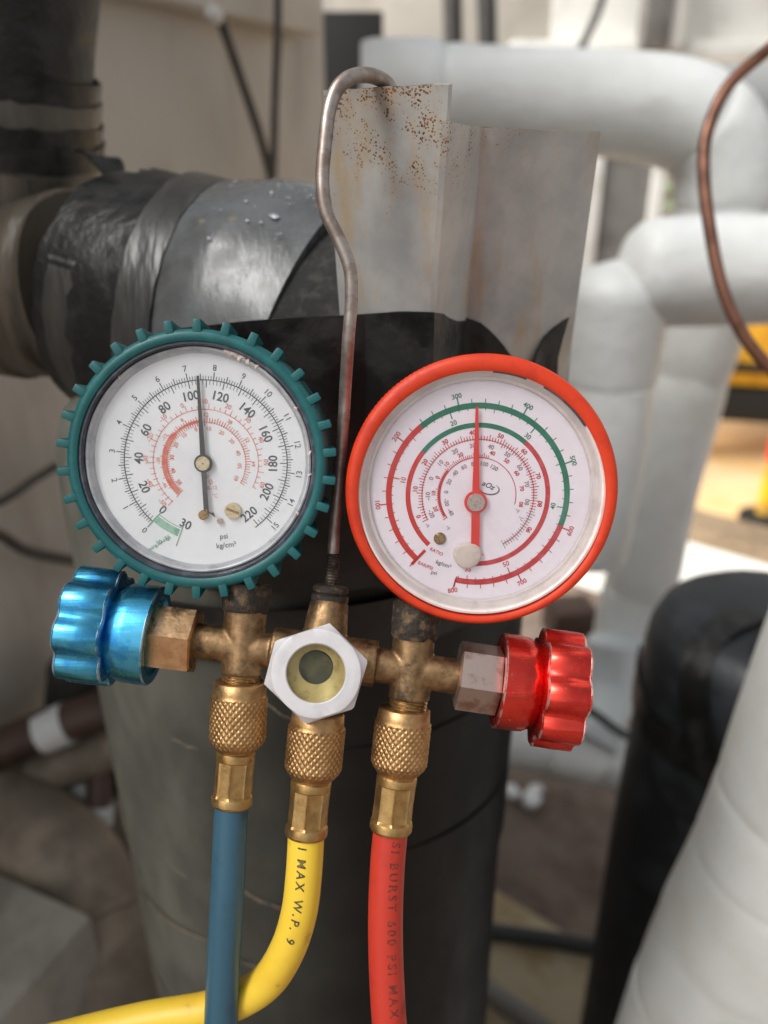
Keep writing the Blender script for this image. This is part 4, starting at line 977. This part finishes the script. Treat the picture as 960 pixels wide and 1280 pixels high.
# ================================================================== HOSES
def hose(name, label, nut, nutr, fer, ferr, path, r, mat, zlist, printing=None):
    o = thing(name, label, 'hose', mo, 'charging hoses screwed to the manifold'); o.rotation_euler = mf.rotation_euler
    (a, b) = nut; ax = b - a; Ln = ax.length
    def knurl(s, th, rr):
        if s < .22*Ln or s > .90*Ln: return rr
        u = th*28/6.28318; w_ = s/(9.6*K)
        t1 = abs(((u + w_) % 1) - .5)*2; t2 = abs(((u - w_) % 1) - .5)*2
        return rr + K*2.1*(min(t1, t2) - .35)
    prof = [(0, nutr*.70), (.3*K, nutr*.86), (2*K, nutr*.93), (.16*Ln, nutr*.955), (.20*Ln, nutr*.97), (.215*Ln, nutr)] + [(Ln*(.22 + .58*i/44), nutr) for i in range(45)] + [(Ln*(.80 + .10*i/9), nutr*(1 - .11*(i/9)**1.5)) for i in range(1, 10)] + [(Ln*.955, nutr*.80), (Ln*.975, nutr*.70), (Ln, nutr*.69)]
    mesh('knurled_nut', *lathe(a, ax, prof, 272, knurl), M['nut'], o, angle=60)
    (a, b) = fer; ax = b - a; Ln = ax.length
    def crimp(s, th, rr):
        if .16*Ln < s < .80*Ln:
            u = ((th*8/6.28318) % 1) - .5; return rr*(math.cos(math.pi/8)/math.cos(2*math.pi/8*u))*.965 + K*(.8 if abs(u) > .44 else 0)
        return rr
    prof = [(-3*K, ferr*.80), (0, ferr*.80), (0, ferr*.93), (2*K, ferr*1.0), (.08*Ln, ferr*1.02), (.155*Ln, ferr), (.18*Ln, ferr), (.5*Ln, ferr*.98), (.78*Ln, ferr), (.82*Ln, ferr*1.03), (.88*Ln, ferr*1.07), (.96*Ln, ferr*1.06), (Ln, ferr*.99), (Ln, ferr*.8)]
    mesh('ferrule', *lathe(a, ax, prof, 96, crimp), M['ferrule'], o, angle=22)
    pp = spline(path, 150)
    mesh('rubber_tube', *tube(pp, r, 36), mat, o)
    if printing:
        s, mt, s0, size, th0, shear = printing
        # letters laid round the hose wall, reading down it
        cum = [0.]
        for i in range(1, len(pp)): cum.append(cum[-1] + (pp[i]-pp[i-1]).length)
        tv, tf = text(s, .022, shear, 1.42); bm = bmesh.new(); vs_ = [bm.verts.new(q) for q in tv]
        for q in tf:
            try: bm.faces.new([vs_[k] for k in q])
            except ValueError: pass
        bmesh.ops.subdivide_edges(bm, edges=[e for e in bm.edges if e.calc_length() > .15], cuts=2, use_grid_fill=False)
        bmesh.ops.triangulate(bm, faces=bm.faces[:]); bm.verts.index_update()
        xs = [q.co.x for q in bm.verts]; x0 = min(xs); out = []
        for q in bm.verts:
            sv = s0 + (q.co.x - x0)*size; k = 0
            while k < len(cum)-2 and cum[k+1] < sv: k += 1
            u = (sv - cum[k])/(cum[k+1]-cum[k]); p = pp[k].lerp(pp[k+1], u); dd = (pp[min(k+2, len(pp)-1)] - pp[max(k-1, 0)]).normalized()
            e1 = (OUT - dd*OUT.dot(dd)).normalized(); e2 = dd.cross(e1)    # e2 points to the reader's side
            th = th0 - q.co.y*size/r; out.append(p + (e1*math.cos(th) + e2*math.sin(th))*(r + .35*K))
        mesh('hose_print', out, [[q.index for q in p.verts] for p in bm.faces], M[mt], o, smooth=False); bm.free()
    return o
ZC = ZB + 2
def below(p, *ds):                       # carry a hose on below the frame, in world steps from its last point
    w_ = mo + ROTM @ p; return [ROTM.transposed() @ (w_ + Vector(q) - mo) for q in ds]
hose('charging_hose', 'blue charging hose hanging from the left coupling under the teal gauge', (L(300, 851, ZC), L(296, 938, ZC)), 36*K, (L(295.5, 938, ZC), L(289.5, 1006, ZC)), 25*K,
     [L(290, 1000, ZC), L(287, 1050, ZC), L(284, 1120, ZC), L(280, 1190, ZC - 6), L(277, 1260, ZC - 14), L(274, 1330, ZC - 26), L(270, 1440, ZC - 50), *below(L(270, 1440, ZC - 50), (-.01, .0, -.12), (-.03, -.02, -.26), (-.08, -.08, -.42))], 21.8*K, M['hoseblue'], None)
hose('charging_hose', 'yellow charging hose from the middle coupling, bending away to the lower left', (L(398, 890, ZC), L(390, 974, ZC)), 36.5*K, (L(389.5, 974, ZC), L(382.5, 1044, ZC)), 26*K,
     [L(383, 1036, ZC), L(380, 1090, ZC), L(374, 1140, ZC - 3), L(360, 1185, ZC - 12), L(336, 1224, ZC - 26), L(300, 1249, ZC - 42), L(252, 1264, ZC - 52), L(180, 1276, ZC - 55), L(90, 1297, ZC - 55), L(-20, 1328, ZC - 55), *below(L(-20, 1330, ZC - 55), (-.06, -.01, -.02), (-.14, -.02, -.07), (-.22, -.03, -.2))], 23.6*K, M['hoseyellow'], None,
     ('I MAX W.P. 9', 'printblk', 15*K, 15.5*K, .10, .12))
hose('charging_hose', 'red charging hose hanging from the right coupling under the orange-red gauge', (L(506, 884, ZC), L(497, 968, ZC)), 36*K, (L(496.5, 968, ZC), L(488, 1038, ZC)), 26*K,
     [L(489, 1030, ZC), L(484.5, 1080, ZC), L(482, 1140, ZC), L(482.5, 1200, ZC), L(486, 1270, ZC), L(492, 1340, ZC - 4), L(500, 1440, ZC - 10), *below(L(500, 1440, ZC - 10), (.0, .0, -.12), (.02, -.02, -.26), (.08, -.06, -.42))], 22.6*K, M['hosered'], None,
     ('SI BURST 600 PSI MAX W.P.', 'printred', 14*K, 16.5*K, -.36, .12))
